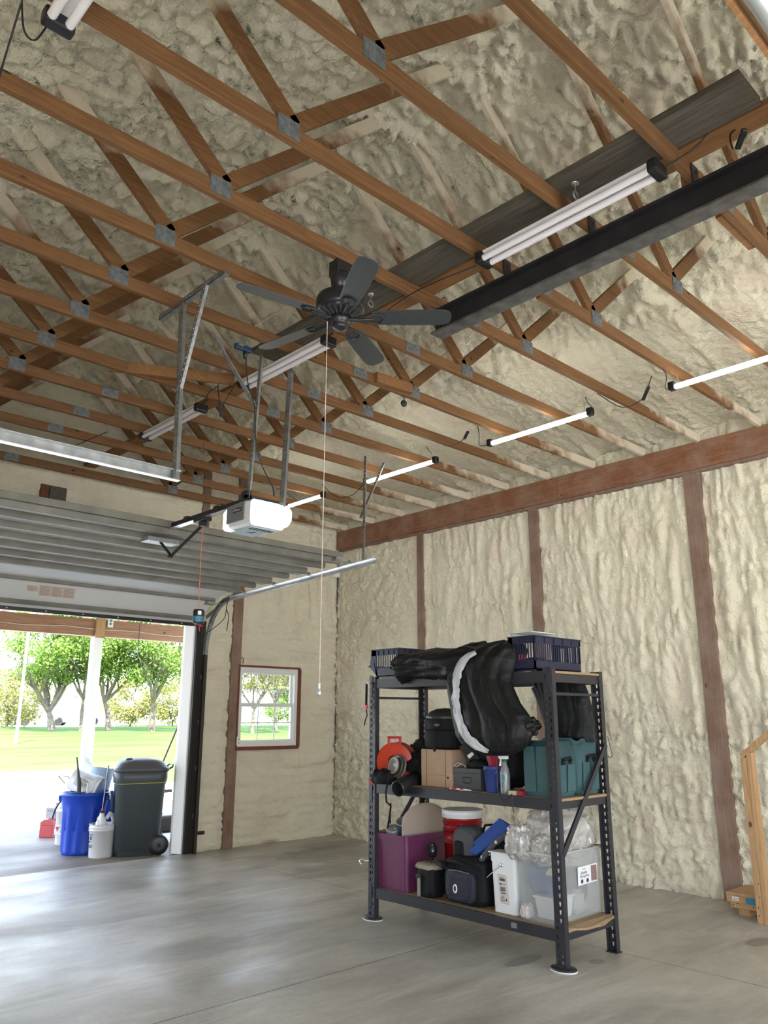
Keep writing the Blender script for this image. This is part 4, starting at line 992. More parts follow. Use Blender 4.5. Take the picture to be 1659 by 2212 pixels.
# bags on the bottom shelf
t = T('camera_bag', 'small black and tan camera bag next to the purple tote', 'bag', (-2.70, -4.42, Z0))
blob((-2.69, -4.40, .36), (.085, .085, .125), .012, 5, 3, .45, flat=Z0).build('body', fab_black, t, world=True)
blob((-2.70, -4.40, .465), (.095, .10, .022), .01, 6, 5, .6).build('flap', plast('tan', (.30, .26, .19), .8), t, world=True)
mb = MB(); mb.box(-2.79, -2.784, -4.37, -4.34, Z0+.01, .40); mb.build('strap', plast('strap_tan', (.26, .24, .19), .8), t, world=True)
mb = MB(); mb.box(-2.796, -2.788, -4.38, -4.33, .38, .41); mb.build('buckle', M['black_plastic'], t, world=True, bevel=.003)
mb = blob((-2.60, -4.33, .56), (.035, .035, .055), .006, 4, 8, .8); mb.tube([(-2.60, -4.34, .50), (-2.62, -4.36, .45)], .01, 8); tag(mb.build('black_funnel', plast('gloss_black', (.02, .02, .022), .12)), 'glossy black rounded tool sticking up behind the camera bag', 'tool')
t = T('gear_bag', 'large navy and black gear bag with round white badge on the bottom shelf', 'bag', (-2.65, -4.75, Z0))
blob((-2.60, -4.76, .40), (.14, .20, .165), .014, 5, 12, .4, flat=Z0).build('body', fab_black, t, world=True)
blob((-2.745, -4.76, .375), (.035, .135, .105), .008, 6, 14, .4, flat=Z0).build('pocket', fab_navy, t, world=True)
mb = MB(); mb.lathe([(.0001, -.006), (.030, -.006), (.032, 0)], 26, (-2.783, -4.73, .355), 'x', .65, 1); bd = mb.build('badge', M['white_plastic'], t, world=True)
mb = MB(); mb.lathe([(.0001, -.0085), (.020, -.0085), (.020, -.006)], 20, (-2.783, -4.732, .358), 'x', .6, 1); mb.build('badge_mark', M['print'], bd, world=True)
mb = MB(); mb.tube([(-2.72, -4.60, .52), (-2.76, -4.70, .54), (-2.76, -4.80, .53), (-2.72, -4.92, .50)], .014, 8); mb.tube([(-2.70, -4.58, .50), (-2.78, -4.56, .51), (-2.79, -4.62, .50)], .02, 8); mb.build('carry_handle', fab_black, t, world=True)
mb = MB(); mb.tube([(-2.775, -4.66, .475), (-2.79, -4.75, .485), (-2.775, -4.86, .475)], .004, 6); mb.build('zip', M['galv'], t, world=True)
t = T('backpack', 'dark grey backpack slumped above the navy gear bag', 'bag', (-2.55, -4.70, .56))
blob((-2.55, -4.68, .64), (.10, .105, .125), .01, 5, 22, .5).build('body', fab_grey, t, world=True)
blob((-2.64, -4.66, .61), (.025, .05, .06), .005, 6, 25, .6).build('pocket', fab_black, t, world=True)
t = T('duffel_bag', 'black duffel bag with a blue flap leaning behind the white rectangular bucket', 'bag', (-2.5, -4.98, Z0))
blob((-2.46, -5.02, .50), (.14, .13, .27), .02, 4, 31, .5, flat=Z0).build('body', fab_black, t, world=True)
mb = MB(); mb.prism([(-2.64, -4.78, .66), (-2.64, -4.86, .64), (-2.60, -5.10, .83), (-2.60, -5.02, .86)], (.03, .0, -.01)); mb.prism([(-2.66, -4.76, .61), (-2.66, -4.83, .585), (-2.62, -5.16, .80), (-2.62, -5.08, .845)], (.02, .0, -.01)); mb.build('blue_flap', plast('blue_cloth', (.008, .06, .30), .6), t, world=True, bevel=.004)
mb = MB(); mb.tube([(-2.66, -4.86, .52), (-2.67, -4.93, .60), (-2.66, -5.02, .69), (-2.64, -5.12, .76)], .022, 10); mb.build('padded_strap', fab_grey, t, world=True)
mb = MB()
for q in (.2, .45, .7): p = Vector((-2.69, -4.86, .54)).lerp(Vector((-2.67, -5.12, .77)), q); mb.sphere(p, .004, .012, .012, 8, 6)
mb.build('stud', M['white_plastic'], t, world=True)
mb = MB(); mb.tube([(-2.5, -4.76, .70), (-2.5, -4.80, .78), (-2.5, -4.87, .79), (-2.5, -4.92, .74)], .01, 8); mb.build('grab_handle', fab_black, t, world=True)

t = T('square_bucket', 'white rectangular bucket with a shipping label on the bottom shelf', 'bucket', (-2.62, -5.13, Z0))
open_bin(t, -2.725, -2.50, -5.25, -5.02, Z0, .64, .88, M['white_plastic'], rim=.06, r=.025)
mb = MB(); mb.box(-2.733, -2.49, -5.258, -5.012, .635, .645); mb.build('lid_rim', M['white_plastic'], t, world=True, bevel=.003)
mb = MB(); mb.tube([(-2.73, -5.13, .56), (-2.75, -5.08, .52), (-2.76, -5.02, .47), (-2.735, -5.00, .465)], .003, 6); mb.lathe([(.0001, -.01), (.012, -.01), (.012, 0)], 12, (-2.722, -5.13, .56), 'x'); mb.build('bail_handle', M['galv_bright'], t, world=True)
def on_face(y, z): return (-2.7115-.0148*((z-Z0)/.4), y, z)
mb = MB(); mb.prism([on_face(-5.085, .50), on_face(-5.165, .495), on_face(-5.18, .30), on_face(-5.10, .305)], (-.001, 0, 0)); lb = mb.build('shipping_label', plast('label_cream', (.62, .56, .52), .7), t, world=True)
mb = MB(); ly = lambda a, z: on_face(-5.09-.005*(.5-z)*4-a, z)
def pr_rect(a0, a1, z0, z1):
    P_ = [Vector(ly(a0, z1)), Vector(ly(a1, z1)), Vector(ly(a1, z0)), Vector(ly(a0, z0))]; mb.prism([p+Vector((-.0015, 0, 0)) for p in P_], (-.0005, 0, 0))
pr_rect(.012, .06, .455, .470); pr_rect(.012, .055, .475, .478); pr_rect(.008, .03, .428, .438); pr_rect(.036, .06, .432, .435)
for i in range(9): pr_rect(.014+i*.0052, .0165+i*.0052+.001*(i % 2), .385, .415)
pr_rect(.018, .06, .37, .378); pr_rect(.014, .018, .32, .35); pr_rect(.022, .05, .322, .328); pr_rect(.056, .068, .325, .340)
for i in range(5): pr_rect(.02+.002*i, .045, .335+i*.005, .337+i*.005)
mb.build('printed_marks', M['print'], lb, world=True)

# frosted tote
fr_m = bpy.data.materials.new('frosted'); fr_m.use_nodes = True; n2 = fr_m.node_tree; n2.nodes.clear()
tr = N(n2, 'ShaderNodeBsdfTransparent'); df = N(n2, 'ShaderNodeBsdfDiffuse'); df.inputs[0].default_value = (.68, .70, .70, 1); gl = N(n2, 'ShaderNodeBsdfGlossy'); gl.inputs['Roughness'].default_value = .2
m1 = N(n2, 'ShaderNodeMixShader'); m1.inputs[0].default_value = .22; m2 = N(n2, 'ShaderNodeMixShader'); m2.inputs[0].default_value = .06; ou = N(n2, 'ShaderNodeOutputMaterial')
n2.links.new(tr.outputs[0], m1.inputs[1]); n2.links.new(df.outputs[0], m1.inputs[2]); n2.links.new(m1.outputs[0], m2.inputs[1]); n2.links.new(gl.outputs[0], m2.inputs[2]); n2.links.new(m2.outputs[0], ou.inputs[0])
t = T('clear_tote', 'large clear frosted plastic tote at the right end of the bottom shelf', 'storage bin', (-2.44, -5.44, Z0))
open_bin(t, -2.765, -2.13, -5.60, -5.275, Z0, .68, .93, fr_m, rim=.03, r=.04)
mb = MB(); rimp = [(-2.77, -5.605, .682), (-2.125, -5.605, .682), (-2.125, -5.27, .682), (-2.77, -5.27, .682), (-2.77, -5.605, .682)]; mb.tube(rimp, .008, 8); mb.build('rim', plast('frost_rim', (.55, .57, .56), .3), t, world=True)
mb = MB(); mb.prism([(-2.475, -5.603, .575), (-2.23, -5.603, .58), (-2.23, -5.60, .46), (-2.475, -5.60, .455)], (0, -.001, 0)); lb = mb.build('paper_label', M['white_plastic'], t, world=True)
text_mb('Jumbo', .03, (-2.40, -5.6055, .535), (1, 0, .02), (0, 0, 1)).build('lettering', M['print'], lb, world=True)
text_mb('Storage Box', .023, (-2.395, -5.605, .512), (1, 0, .02), (0, 0, 1)).build('lettering', M['print'], lb, world=True)
text_mb('Lock', .02, (-2.40, -5.606, .560), (1, 0, .02), (0, 0, 1)).build('lettering', plast('label_red', (.45, .05, .04), .5), lb, world=True)
mb = MB(); mb.box(-2.31, -2.24, -5.606, -5.604, .47, .57); mb.build('picture', plast('pic_brown', (.25, .17, .14), .5), lb, world=True)
mb = MB(); mb.lathe([(.0001, -5.606), (.014, -5.606), (.014, -5.604)], 12, (-2.43, 0, .48), 'y'); mb.lathe([(.0001, -5.606), (.014, -5.606), (.014, -5.604)], 12, (-2.36, 0, .48), 'y'); mb.build('round_mark', M['print'], lb, world=True)
# what is inside
blob((-2.58, -5.42, .50), (.10, .11, .10), .02, 4, 41, .6).build('x', plast('blue_bag', (.03, .09, .28), .6)); o = COL.objects[-1]; o.name = 'blue_sheet'; tag(o, 'blue cloth seen through the clear tote wall', 'cloth')
t2 = T('food_tub', 'small white plastic tub inside the clear tote', 'tub', (-2.55, -5.46, Z0+.01)); mb = MB(); mb.box(-.14, .10, -.08, .08, 0, .13, .85); mb.build('body', M['white_plastic'], t2, bevel=.008); mb = MB(); mb.box(-.15, .11, -.09, .09, .13, .145); mb.build('lid', M['white_plastic'], t2, bevel=.004)
mb = blob((-2.30, -5.44, .41), (.085, .08, .12), .02, 4, 43, .7); tag(mb.build('dark_bundle', fab_grey), 'dark round bundle inside the right half of the clear tote', 'bundle')
mb = blob((-2.38, -5.50, .33), (.06, .05, .07), .02, 5, 44, .7, flat=Z0+.01); tag(mb.build('grey_bundle', plast('grey_cloth', (.35, .36, .34), .8)), 'pale grey crumpled cloth low in the clear tote', 'cloth')
mb = blob((-2.71, -5.33, .29), (.04, .03, .04), .02, 5, 45, .7, flat=Z0+.01); tag(mb.build('crumpled_paper', M['label_cream']), 'crumpled paper in the left corner of the clear tote', 'paper')
mb = MB(); mb.prism([(-2.67, -5.50, .58), (-2.62, -5.56, .56), (-2.66, -5.56, .53), (-2.70, -5.49, .54)], (.0, 0, .004)); tag(mb.build('yellow_card', plast('yellow_card', (.6, .55, .25), .6)), 'small yellow card lying on the blue cloth in the tote', 'card')
# plastic sheeting
pl_m = bpy.data.materials.new('poly'); pl_m.use_nodes = True; n2 = pl_m.node_tree; n2.nodes.clear()
tr = N(n2, 'ShaderNodeBsdfTransparent'); df = N(n2, 'ShaderNodeBsdfDiffuse'); df.inputs[0].default_value = (.74, .70, .66, 1); gl = N(n2, 'ShaderNodeBsdfGlossy'); gl.inputs['Roughness'].default_value = .16
m1 = N(n2, 'ShaderNodeMixShader'); m1.inputs[0].default_value = .50; m2 = N(n2, 'ShaderNodeMixShader'); m2.inputs[0].default_value = .14; ou = N(n2, 'ShaderNodeOutputMaterial')
tcn = N(n2, 'ShaderNodeTexCoord'); bp = N(n2, 'ShaderNodeBump'); bp.inputs['Strength'].default_value = 1; bp.inputs['Distance'].default_value = .03
n2.links.new(nz(n2, mapv(n2, tcn.outputs['Object'], (1, 1, 1)), 9, 3, .5, 1.5), bp.inputs['Height'])
for s_ in (df, gl): n2.links.new(bp.outputs[0], s_.inputs['Normal'])
n2.links.new(tr.outputs[0], m1.inputs[1]); n2.links.new(df.outputs[0], m1.inputs[2]); n2.links.new(m1.outputs[0], m2.inputs[1]); n2.links.new(gl.outputs[0], m2.inputs[2]); n2.links.new(m2.outputs[0], ou.inputs[0])
t = T('plastic_sheeting', 'crumpled clear plastic sheeting piled on top of the frosted tote', 'plastic sheet', (-2.45, -5.42, .66))
blob((-2.42, -5.42, .78), (.26, .17, .165), .05, 5, 51, .8, 60, 40).build('pile', pl_m, t, world=True)
blob((-2.72, -5.30, .73), (.06, .10, .11), .03, 6, 52, .8, 50, 30).build('fold', pl_m, t, world=True)
blob((-2.70, -5.48, .70), (.06, .07, .09), .03, 6, 53, .8, 50, 30).build('fold', pl_m, t, world=True)
blob((-2.20, -5.45, .76), (.07, .10, .09), .04, 6, 54, .8, 50, 30).build('fold', pl_m, t, world=True)

# ---- middle shelf
t = T('cord_reel', 'orange extension cord reel with handle at the left of the middle shelf', 'cord reel', (-2.66, -3.98, Z1))
org = plast('orange', (.55, .045, .015), .4)
rc = (-2.66, -3.985, 1.225); Mr = Matrix.Translation(rc) @ Matrix.Rotation(math.radians(28), 4, 'Z')
for x in (-.07, .07):
    mb = MB(); mb.lathe([(.055, x-.003), (.155, x-.003), (.16, x), (.155, x+.003), (.055, x+.003), (.055, x-.003)], 40, (0, 0, 0), 'x'); mb.xf(Mr); mb.build('flange', org, t, world=True)
for i, x in enumerate((-.045, -.02, .005, .03, .052)):
    mb = MB(); r = .142-.004*(i % 2); mb.tube([(x, r*math.cos(a), r*math.sin(a)) for a in [2*math.pi*j/32 for j in range(33)]], .0115, 8); mb.xf(Mr); mb.build('cord_turn', org if i % 2 else plast('cord_brown', (.20, .07, .035), .5), t, world=True)
mb = MB(); 
for y in (-.05, .05): mb.box(-.075, -.06, y-.01, y+.01, .13, .20)
mb.box(-.078, -.057, -.06, .06, .19, .21); mb.xf(Mr); mb.build('handle', plast('red_handle', (.50, .02, .03), .4), t, world=True, bevel=.004)
t = T('pot_lids', 'round grey stacked pot lids leaning on the orange cord reel', 'pot lid', (-2.80, -4.10, Z1))
Ml = Matrix.Translation((-2.775, -4.095, 1.20)) @ Matrix.Rotation(math.radians(-8), 4, 'Z') @ Matrix.Rotation(math.radians(12), 4, 'Y')
for i, (r, x, mm) in enumerate(((.095, .03, 'lid_a'), (.088, .0, 'lid_b'), (.068, -.025, 'lid_a'))):
    mb = MB(); mb.lathe([(.0001, x), (r*.45, x), (r*.5, x-.006), (r*.85, x-.004), (r, x-.012), (r+.003, x-.004), (r, x+.004), (.0001, x+.008)], 36, (0, 0, 0), 'x'); mb.xf(Ml); mb.build('lid', plast(mm, (.20, .17, .145) if mm == 'lid_a' else (.10, .085, .07), .35), t, world=True)
t = T('black_tube', 'open black fabric tube poking out over the middle shelf beam', 'tube bag', (-2.85, -4.2, 1.04))
Mt = Matrix.Translation((-2.90, -4.235, 1.035)) @ Matrix.Rotation(math.radians(6), 4, 'Z') @ Matrix.Rotation(math.radians(-14), 4, 'Y')
mb = MB(); mb.lathe([(.055, .0), (.062, 0), (.064, .01), (.064, .34), (.0001, .345)], 30, (0, 0, 0), 'x'); mb.lathe([(.055, 0), (.053, .33), (.0001, .335)], 30, (0, 0, 0), 'x'); mb.xf(Mt); mb.build('tube', plast('tube_black', (.02, .02, .021), .28), t, world=True)
mb = MB(); mb.tube([(-2.86, -4.10, 1.14), (-2.90, -4.10, 1.0), (-2.92, -4.13, .93), (-2.90, -4.16, .90), (-2.86, -4.10, .80), (-2.80, -4.02, .72)], .008, 8); mb.tube([(-2.9, -4.16, .92), (-2.87, -4.12, .84), (-2.85, -4.10, .76)], .006, 8); mb.build('strap', fab_black, t, world=True)
mb = blob((-2.78, -3.98, 1.10), (.09, .10, .055), .03, 6, 61, .7, flat=Z1); tag(mb.build('black_pouch', fab_black), 'black crumpled pouch under the orange cord reel', 'pouch')
mb = blob((-2.52, -4.17, 1.17), (.14, .13, .12), .04, 5, 62, .7, flat=Z1); tag(mb.build('black_bag', fab_black), 'black crumpled bag between the cord reel and the cardboard box', 'bag')
mb = blob((-2.40, -4.10, 1.30), (.12, .11, .08), .04, 5, 63, .7, flat=Z1); tag(mb.build('black_cloth', fab_black), 'black cloth heaped at the back behind the cord reel', 'cloth')
mb = MB(); mb.sphere((-2.86, -3.88, 1.075), .02, .03, .01, 12, 8); mb.tube([(-2.86, -3.87, 1.07), (-2.87, -3.93, 1.045)], .006, 6); tag(mb.build('red_key_tag', M['red_handle']), 'small red tag on the beam left of the black pouch', 'tag')

t = T('cardboard_box', 'tan cardboard storage box in the middle of the middle shelf', 'box', (-2.56, -4.495, Z1))
mb = MB(); mb.box(-2.72, -2.42, -4.66, -4.33, Z1, Z1+.285); mb.build('body', plast('card2', (.42, .28, .185), .8, var=.08, vscale=8), t, world=True, bevel=.003)
mb = MB(); mb.box(-2.7225, -2.7195, -4.392, -4.389, Z1, Z1+.285); mb.box(-2.7225, -2.7195, -4.597, -4.594, Z1, Z1+.285); mb.box(-2.7225, -2.7195, -4.594, -4.392, Z1+.09, Z1+.0915); mb.build('seam', plast('card_dark', (.12, .07, .04), .8), t, world=True)
mb = MB(); mb.lathe([(.0001, -.003), (.018, -.003), (.018, 0)], 16, (-2.7195, -4.48, Z1+.285), 'x', 1, 1); mb.lathe([(.0001, -.003), (.009, -.003), (.009, 0)], 12, (-2.7195, -4.62, Z1+.075), 'x'); mb.build('hand_hole', M['hole'], t, world=True)
t = T('file_box', 'dark grey lidded file box with a wire handle on the middle shelf', 'box', (-2.58, -4.81, Z1))
dg_ = plast('box_grey', (.055, .06, .062), .5)
mb = MB(); mb.box(-2.71, -2.45, -4.945, -4.675, Z1, Z1+.12); mb.build('body', dg_, t, world=True, bevel=.003); mb = MB(); mb.box(-2.716, -2.444, -4.951, -4.669, Z1+.118, Z1+.155); mb.build('lid', dg_, t, world=True, bevel=.003)
mb = MB(); mb.tube([(-2.715, -4.77, Z1+.085), (-2.722, -4.77, Z1+.055), (-2.724, -4.80, Z1+.045), (-2.724, -4.84, Z1+.045), (-2.722, -4.855, Z1+.06), (-2.715, -4.855, Z1+.088), (-2.715, -4.77, Z1+.088)], .003, 6); mb.build('handle', M['black_steel'], t, world=True)
t = T('tool_bag', 'round black bucket tool bag with an orange emblem on the cardboard box', 'bag', (-2.55, -4.45, Z1+.285))
bm_ = [(.0001, 0), (.125, 0), (.135, .01), (.15, .16), (.155, .24)]
mb = MB(); mb.lathe(bm_+[(.150, .25), (.0001, .25)], 40, (0, 0, 0), 'z', 1, 1, lambda r, z, th: r*(1+.02*math.sin(9*th)*(z < .2))); mb.build('body', fab_black, t)
mb = MB(); mb.lathe([(.158, .238), (.162, .25), (.158, .262), (.13, .295), (.07, .318), (.0001, .325)], 40); mb.build('lid', plast('bag_lid', (.03, .03, .031), .4), t)
for k in range(9):
    a = math.pi*.62+k*.33; mb = blob((.148*math.cos(a), .148*math.sin(a), .08), (.022, .036, .075), .004, 4, k, .5, 20, 12, rz=a); mb.build('pocket', fab_black, t)
mb = MB(); mb.prism([(-.165, -.04, .19), (-.165, -.055, .205), (-.165, -.07, .19), (-.165, -.055, .175)], (-.002, 0, 0)); em = mb.build('emblem', plast('emblem_orange', (.35, .06, .02), .6), t)
mb = MB(); mb.box(-.169, -.166, -.085, -.025, .184, .196); mb.build('emblem_bar', plast('emblem_bar', (.16, .12, .10), .6), em)
text_mb('HARLEY-DAVIDSON', .007, (-2.7195, -4.505, Z1+.475), (0, -1, 0), (0, 0, 1)).build('lettering', M['print'], em, world=True)
mb = MB(); mb.tube([(-.13, .11, .24), (-.17, .11, .23), (-.16, .14, .2)], .008, 6); mb.build('side_loop', fab_black, t)
t = T('black_binder', 'tilted black folder with a white sticker above the grey file box', 'folder', (-2.6, -4.8, 1.25))
mb = MB(); p = [at(991, 1612, x=-2.68), at(1012, 1605, x=-2.66), at(1052, 1660, x=-2.62), at(1030, 1682, x=-2.66)]; mb.prism(p, (.10, -.02, 0)); mb.build('cover', plast('binder', (.025, .025, .027), .35), t, world=True, bevel=.004)
mb = MB(); p = [at(1009, 1632, x=-2.685), at(1020, 1624, x=-2.68), at(1024, 1630, x=-2.68), at(1014, 1639, x=-2.685)]; mb.prism(p, (-.002, 0, 0)); mb.build('sticker', M['white_plastic'], t, world=True)
cord('white_wire', [at(982, 1655, x=-2.70), at(990, 1648, x=-2.70), at(1005, 1655, x=-2.70), at(1000, 1662, x=-2.70), at(986, 1658, x=-2.70), at(996, 1650, x=-2.7)], 'thin white wire coiled on top of the grey file box', .002, 'white_plastic', 'wire')
mb = blob((-2.60, -4.86, Z1+.185), (.09, .09, .03), .02, 6, 71, .7); tag(mb.build('black_scarf', fab_black), 'black cloth lying on the grey file box', 'cloth')
mb = blob((-2.45, -4.95, 1.30), (.16, .22, .23), .04, 4, 72, .7, flat=Z1+.0); tag(mb.build('black_duffel', fab_black), 'big black bag filling the back of the middle shelf', 'bag')
bucket('small blue pail standing beside the spray bottle', (-2.74, -5.085, Z1), .048, .067, .185, plast('blue_pail', (.03, .055, .20), .35), (.9,), bail=1.2, name='pail')
t = T('red_pot', 'red octagonal pot stacked above the blue pail', 'pot', (-2.70, -5.09, Z1+.18))
mb = MB(); mb.lathe([(.0001, 0), (.055, 0), (.078, .09), (.082, .09), (.082, .10), (.07, .10), (.05, .01), (.0001, .01)], 8, smooth=False); mb.build('body', plast('red_pot', (.28, .012, .03), .4), t)
t = T('spray_bottle', 'clear spray bottle with green liquid on the middle shelf', 'spray bottle', (-2.76, -5.215, Z1))
bt = [(.0001, 0), (.034, 0), (.036, .01), (.036, .14), (.030, .17), (.016, .20), (.013, .225)]
mb = MB(); mb.lathe([(r-.002 if r > .01 else r, z+.002) for r, z in bt if z <= .1]+[(.034, .085), (.0001, .085)], 24); mb.build('liquid', plast('green_liquid', (.02, .08, .055), .15), t)
mb = MB(); mb.lathe(bt, 24); mb.build('bottle', fr_m, t)
mb = MB(); mb.lathe([(.017, .215), (.018, .24), (.0001, .24)], 16); mb.build('collar', plast('green_cap', (.02, .12, .06), .4), t)
mb = MB(); mb.box(-.012, .012, -.03, .04, .24, .272); mb.prism([(-.004, .03, .255), (.004, .03, .255), (.004, .035, .19), (-.004, .045, .19)], (0, -.008, 0)); mb.box(-.01, .01, .04, .048, .25, .268); mb.build('trigger_head', M['white_plastic'], t, bevel=.003)
t.rotation_euler = (0, 0, .2)
mb = MB(); mb.box(-.0372, -.0362, -.018, .008, .095, .13); mb.build('label_print', plast('teal_print', (.05, .22, .25), .5), t)
mb = MB(); mb.box(-2.80, -2.72, -5.40, -5.27, Z1, Z1+.028); t = tag(mb.build('match_box', plast('cream', (.5, .42, .28), .6), bevel=.002), 'small flat cream and red box beside the spray bottle', 'box')
mb = MB(); mb.box(-.0415, .0415, -.0655, -.01, .0, .029); mb.build('red_end', M['red_pot'], t)
t = T('pliers', 'white and red hand tool lying on the edge of the middle shelf', 'tool', (-2.80, -4.82, Z1))
mb = MB(); mb.tube([(0, .11, .006), (0, .05, .008), (0, 0, .006), (0, -.06, .008), (0, -.10, .006)], [.004, .006, .008, .006, .003], 8); mb.build('grip', M['white_plastic'], t)
mb = MB(); mb.tube([(-.004, .09, .008), (-.004, .04, .012)], .006, 8); mb.tube([(-.004, -.0, .01), (-.004, -.03, .01)], .007, 8); mb.build('red_inlay', M['red_handle'], t)
cord('charger_cord', [at(1075, 1632, x=-2.86), at(1074, 1670, x=-2.84), at(1076, 1708, x=-2.84), at(1086, 1728, x=-2.84), at(1100, 1722, x=-2.84), at(1106, 1716, x=-2.83), at(1106, 1735, x=-2.84), at(1110, 1755, x=-2.84)], 'thin black cord drooping in front of the blue pail', .0035)
# teal caddies
teal = mat('teal', (.036, .088, .096), .75, bump=(200, .3, .003), var=.12, vscale=4)
def caddy(label, x0, x1, y0, y1, h):
    t = T('fabric_caddy', label, 'fabric bin', ((x0+x1)/2, (y0+y1)/2, Z1), group='teal fabric bins')
    mb = MB(); cx, cy_ = (x0+x1)/2, (y0+y1)/2; rings = []
    def ring(z, s, ins=0):
        out = []; r = .05
        for ax, ay, a0 in (((x1-x0)/2*s-r-ins, (y1-y0)/2*s-r-ins, 0), (-(x1-x0)/2*s+r+ins, (y1-y0)/2*s-r-ins, 90), (-(x1-x0)/2*s+r+ins, -(y1-y0)/2*s+r+ins, 180), ((x1-x0)/2*s-r-ins, -(y1-y0)/2*s+r+ins, 270)):
            for i in range(7):
                a = math.radians(a0+15*i); wv = 1+.03*math.sin(5*a+z*9); out.append((cx+ax+r*math.cos(a)*wv, cy_+ay+r*math.sin(a)*wv, z+.02*math.sin(2*a+x0*9)*(z > Z1+.3)))
        return out
    mb.loft([ring(Z1, .93), ring(Z1+.02, .97), ring(Z1+h*.5, 1.0), ring(Z1+h, 1.0), ring(Z1+h, .97), ring(Z1+h*.5, .97), ring(Z1+.02, .94)]); mb.build('body', teal, t, world=True)
    mb = MB(); mb.loft([ring(Z1+h*.45, .93), ring(Z1+h+.03, .9), ring(Z1+h+.03, .87), ring(Z1+h*.45, .9)]); mb.build('lining', teal, t, world=True)
    for q in (.3, .7):
        x = x0+(x1-x0)*q; mb = MB(); mb.prism([(x-.05, y0-.004, Z1+.03), (x+.05, y0-.004, Z1+.03), (x+.045, y0-.010, Z1+h*.62), (x-.045, y0-.010, Z1+h*.62)], (0, -.004, 0)); mb.build('outer_pocket', teal, t, world=True, bevel=.003)
        y = y0+(y1-y0)*q
        mb = MB(); mb.prism([(x0-.004, y-.05, Z1+.03), (x0-.004, y+.05, Z1+.03), (x0-.010, y+.045, Z1+h*.98), (x0-.010, y-.045, Z1+h*.98)], (-.004, 0, 0)); mb.build('outer_pocket', teal, t, world=True, bevel=.003)
    mb = MB(); mb.tube([((x0+x1)/2-.04, y0-.018, Z1+h*.72), ((x0+x1)/2, y0-.045, Z1+h*.76), ((x0+x1)/2+.05, y0-.018, Z1+h*.72)], .012, 8); mb.box((x0+x1)/2-.05, (x0+x1)/2-.02, y0-.02, y0-.012, Z1+h*.62, Z1+h*.75); mb.box((x0+x1)/2+.03, (x0+x1)/2+.06, y0-.02, y0-.012, Z1+h*.64, Z1+h*.74); mb.build('carry_handle', fab_black, t, world=True)
caddy('teal fabric bin nearest the front right post of the middle shelf', -2.775, -2.47, -5.645, -5.375, .345)
caddy('teal fabric bin at the back right of the middle shelf', -2.455, -2.185, -5.65, -5.38, .36)

# ---- top shelf crates
navy = plast('navy_plastic', (.012, .015, .048), .38)
def crate(label, x0, x1, y0, y1, z0, z1, cut):
    """stacking crate: slotted sides, angled open front towards +y"""
    t = T('plastic_crate', label, 'crate', ((x0+x1)/2, (y0+y1)/2, z0), group='navy crates on the top shelf'); th = .005
    def side(x):
        mb = MB(); H = z1-z0
        mb.box(x, x+th, y0, y1-cut*.2, z1-.055, z1); mb.box(x, x+th, y0, y1-cut*.9, z0+.0, z0+.07)
        mb.prism([(x, y1-cut*.9, z0), (x, y1-.0, z0+H*.38), (x, y1-cut*.2, z1), (x, y1-cut*.75, z1), (x, y1-cut*.75, z0)], (th, 0, 0))
        mb.box(x, x+th, y0, y0+.018, z0, z1)
        ys, ye = y0+.018, y1-cut*.75; n = int((ye-ys)/.022)
        for i in range(n+1):
            y = ys+(ye-ys)*i/n; mb.box(x, x+th, y-.0045, y+.0045, z0+.07, z1-.055)
        for i in range(5):
            y = y0+(y1-cut-y0)*i/4; mb.box(x-.006, x, y, y+.005, z1-.05, z1-.01)
        mb.box(x-.012, x+th, y0-.006, y1-cut*.2, z1-.008, z1)
        mb.build('side_panel', navy, t, world=True)
    side(x0); side(x1-th)
    mb = MB(); mb.box(x0, x1, y0, y0+th, z1-.055, z1); mb.box(x0, x1, y0, y0+th, z0, z0+.06); n = int((x1-x0)/.026)
    for i in range(n+1): x = x0+(x1-x0)*i/n; mb.box(x-.006, x+.006, y0, y0+th, z0+.06, z1-.055)
    mb.box(x0-.01, x1+.01, y0-.012, y0+th, z1-.008, z1)
    for i in range(6): x = x0+(x1-x0)*i/5; mb.box(x-.002, x+.003, y0-.007, y0, z1-.05, z1-.01)
    mb.build('back_panel', navy, t, world=True)
    mb = MB(); mb.box(x0, x1, y0, y1-cut*.9, z0, z0+.006); mb.prism([(x0, y1-cut*.9, z0), (x0, y1, z0+(z1-z0)*.38), (x0, y1+.006, z0+(z1-z0)*.38), (x0, y1-cut*.9+.005, z0-.003)], (x1-x0, 0, 0)); mb.box(x0-.004, x1+.004, y1-.01, y1+.018, z0+(z1-z0)*.36, z0+(z1-z0)*.41)
    mb.build('floor_panel', navy, t, world=True)
    mb = MB(); mb.box(x0+.005, x0+.03, y0+.02, y1-cut-.02, z0-.014, z0); mb.box(x1-.03, x1-.005, y0+.02, y1-cut-.02, z0-.014, z0); mb.build('foot_rail', navy, t, world=True)
    return t
crate('navy slotted crate at the left end of the top shelf', -2.80, -2.46, -4.16, -3.79, Z2+.016, 2.165, .11)
crate('navy slotted crate at the right end of the top shelf, holding small items', -2.78, -2.20, -5.55, -5.29, Z2+.016, 2.175, .07)
t = T('clear_tray', 'shallow clear tray resting on the right navy crate', 'tray', (-2.6, -5.38, 2.176)); mb = MB(); mb.box(-2.79, -2.50, -5.53, -5.33, 2.177, 2.20, .92); mb.build('tray', fr_m, t, world=True, bevel=.004); mb = MB(); mb.box(-2.795, -2.495, -5.535, -5.325, 2.20, 2.206); mb.build('rim', M['frost_rim'], t, world=True)
mb = blob((-2.72, -5.36, 2.0), (.035, .045, .05), .015, 7, 81, .8); tag(mb.build('red_gloves', plast('glove_red', (.50, .06, .06), .7)), 'red and white striped glove inside the right navy crate', 'glove')
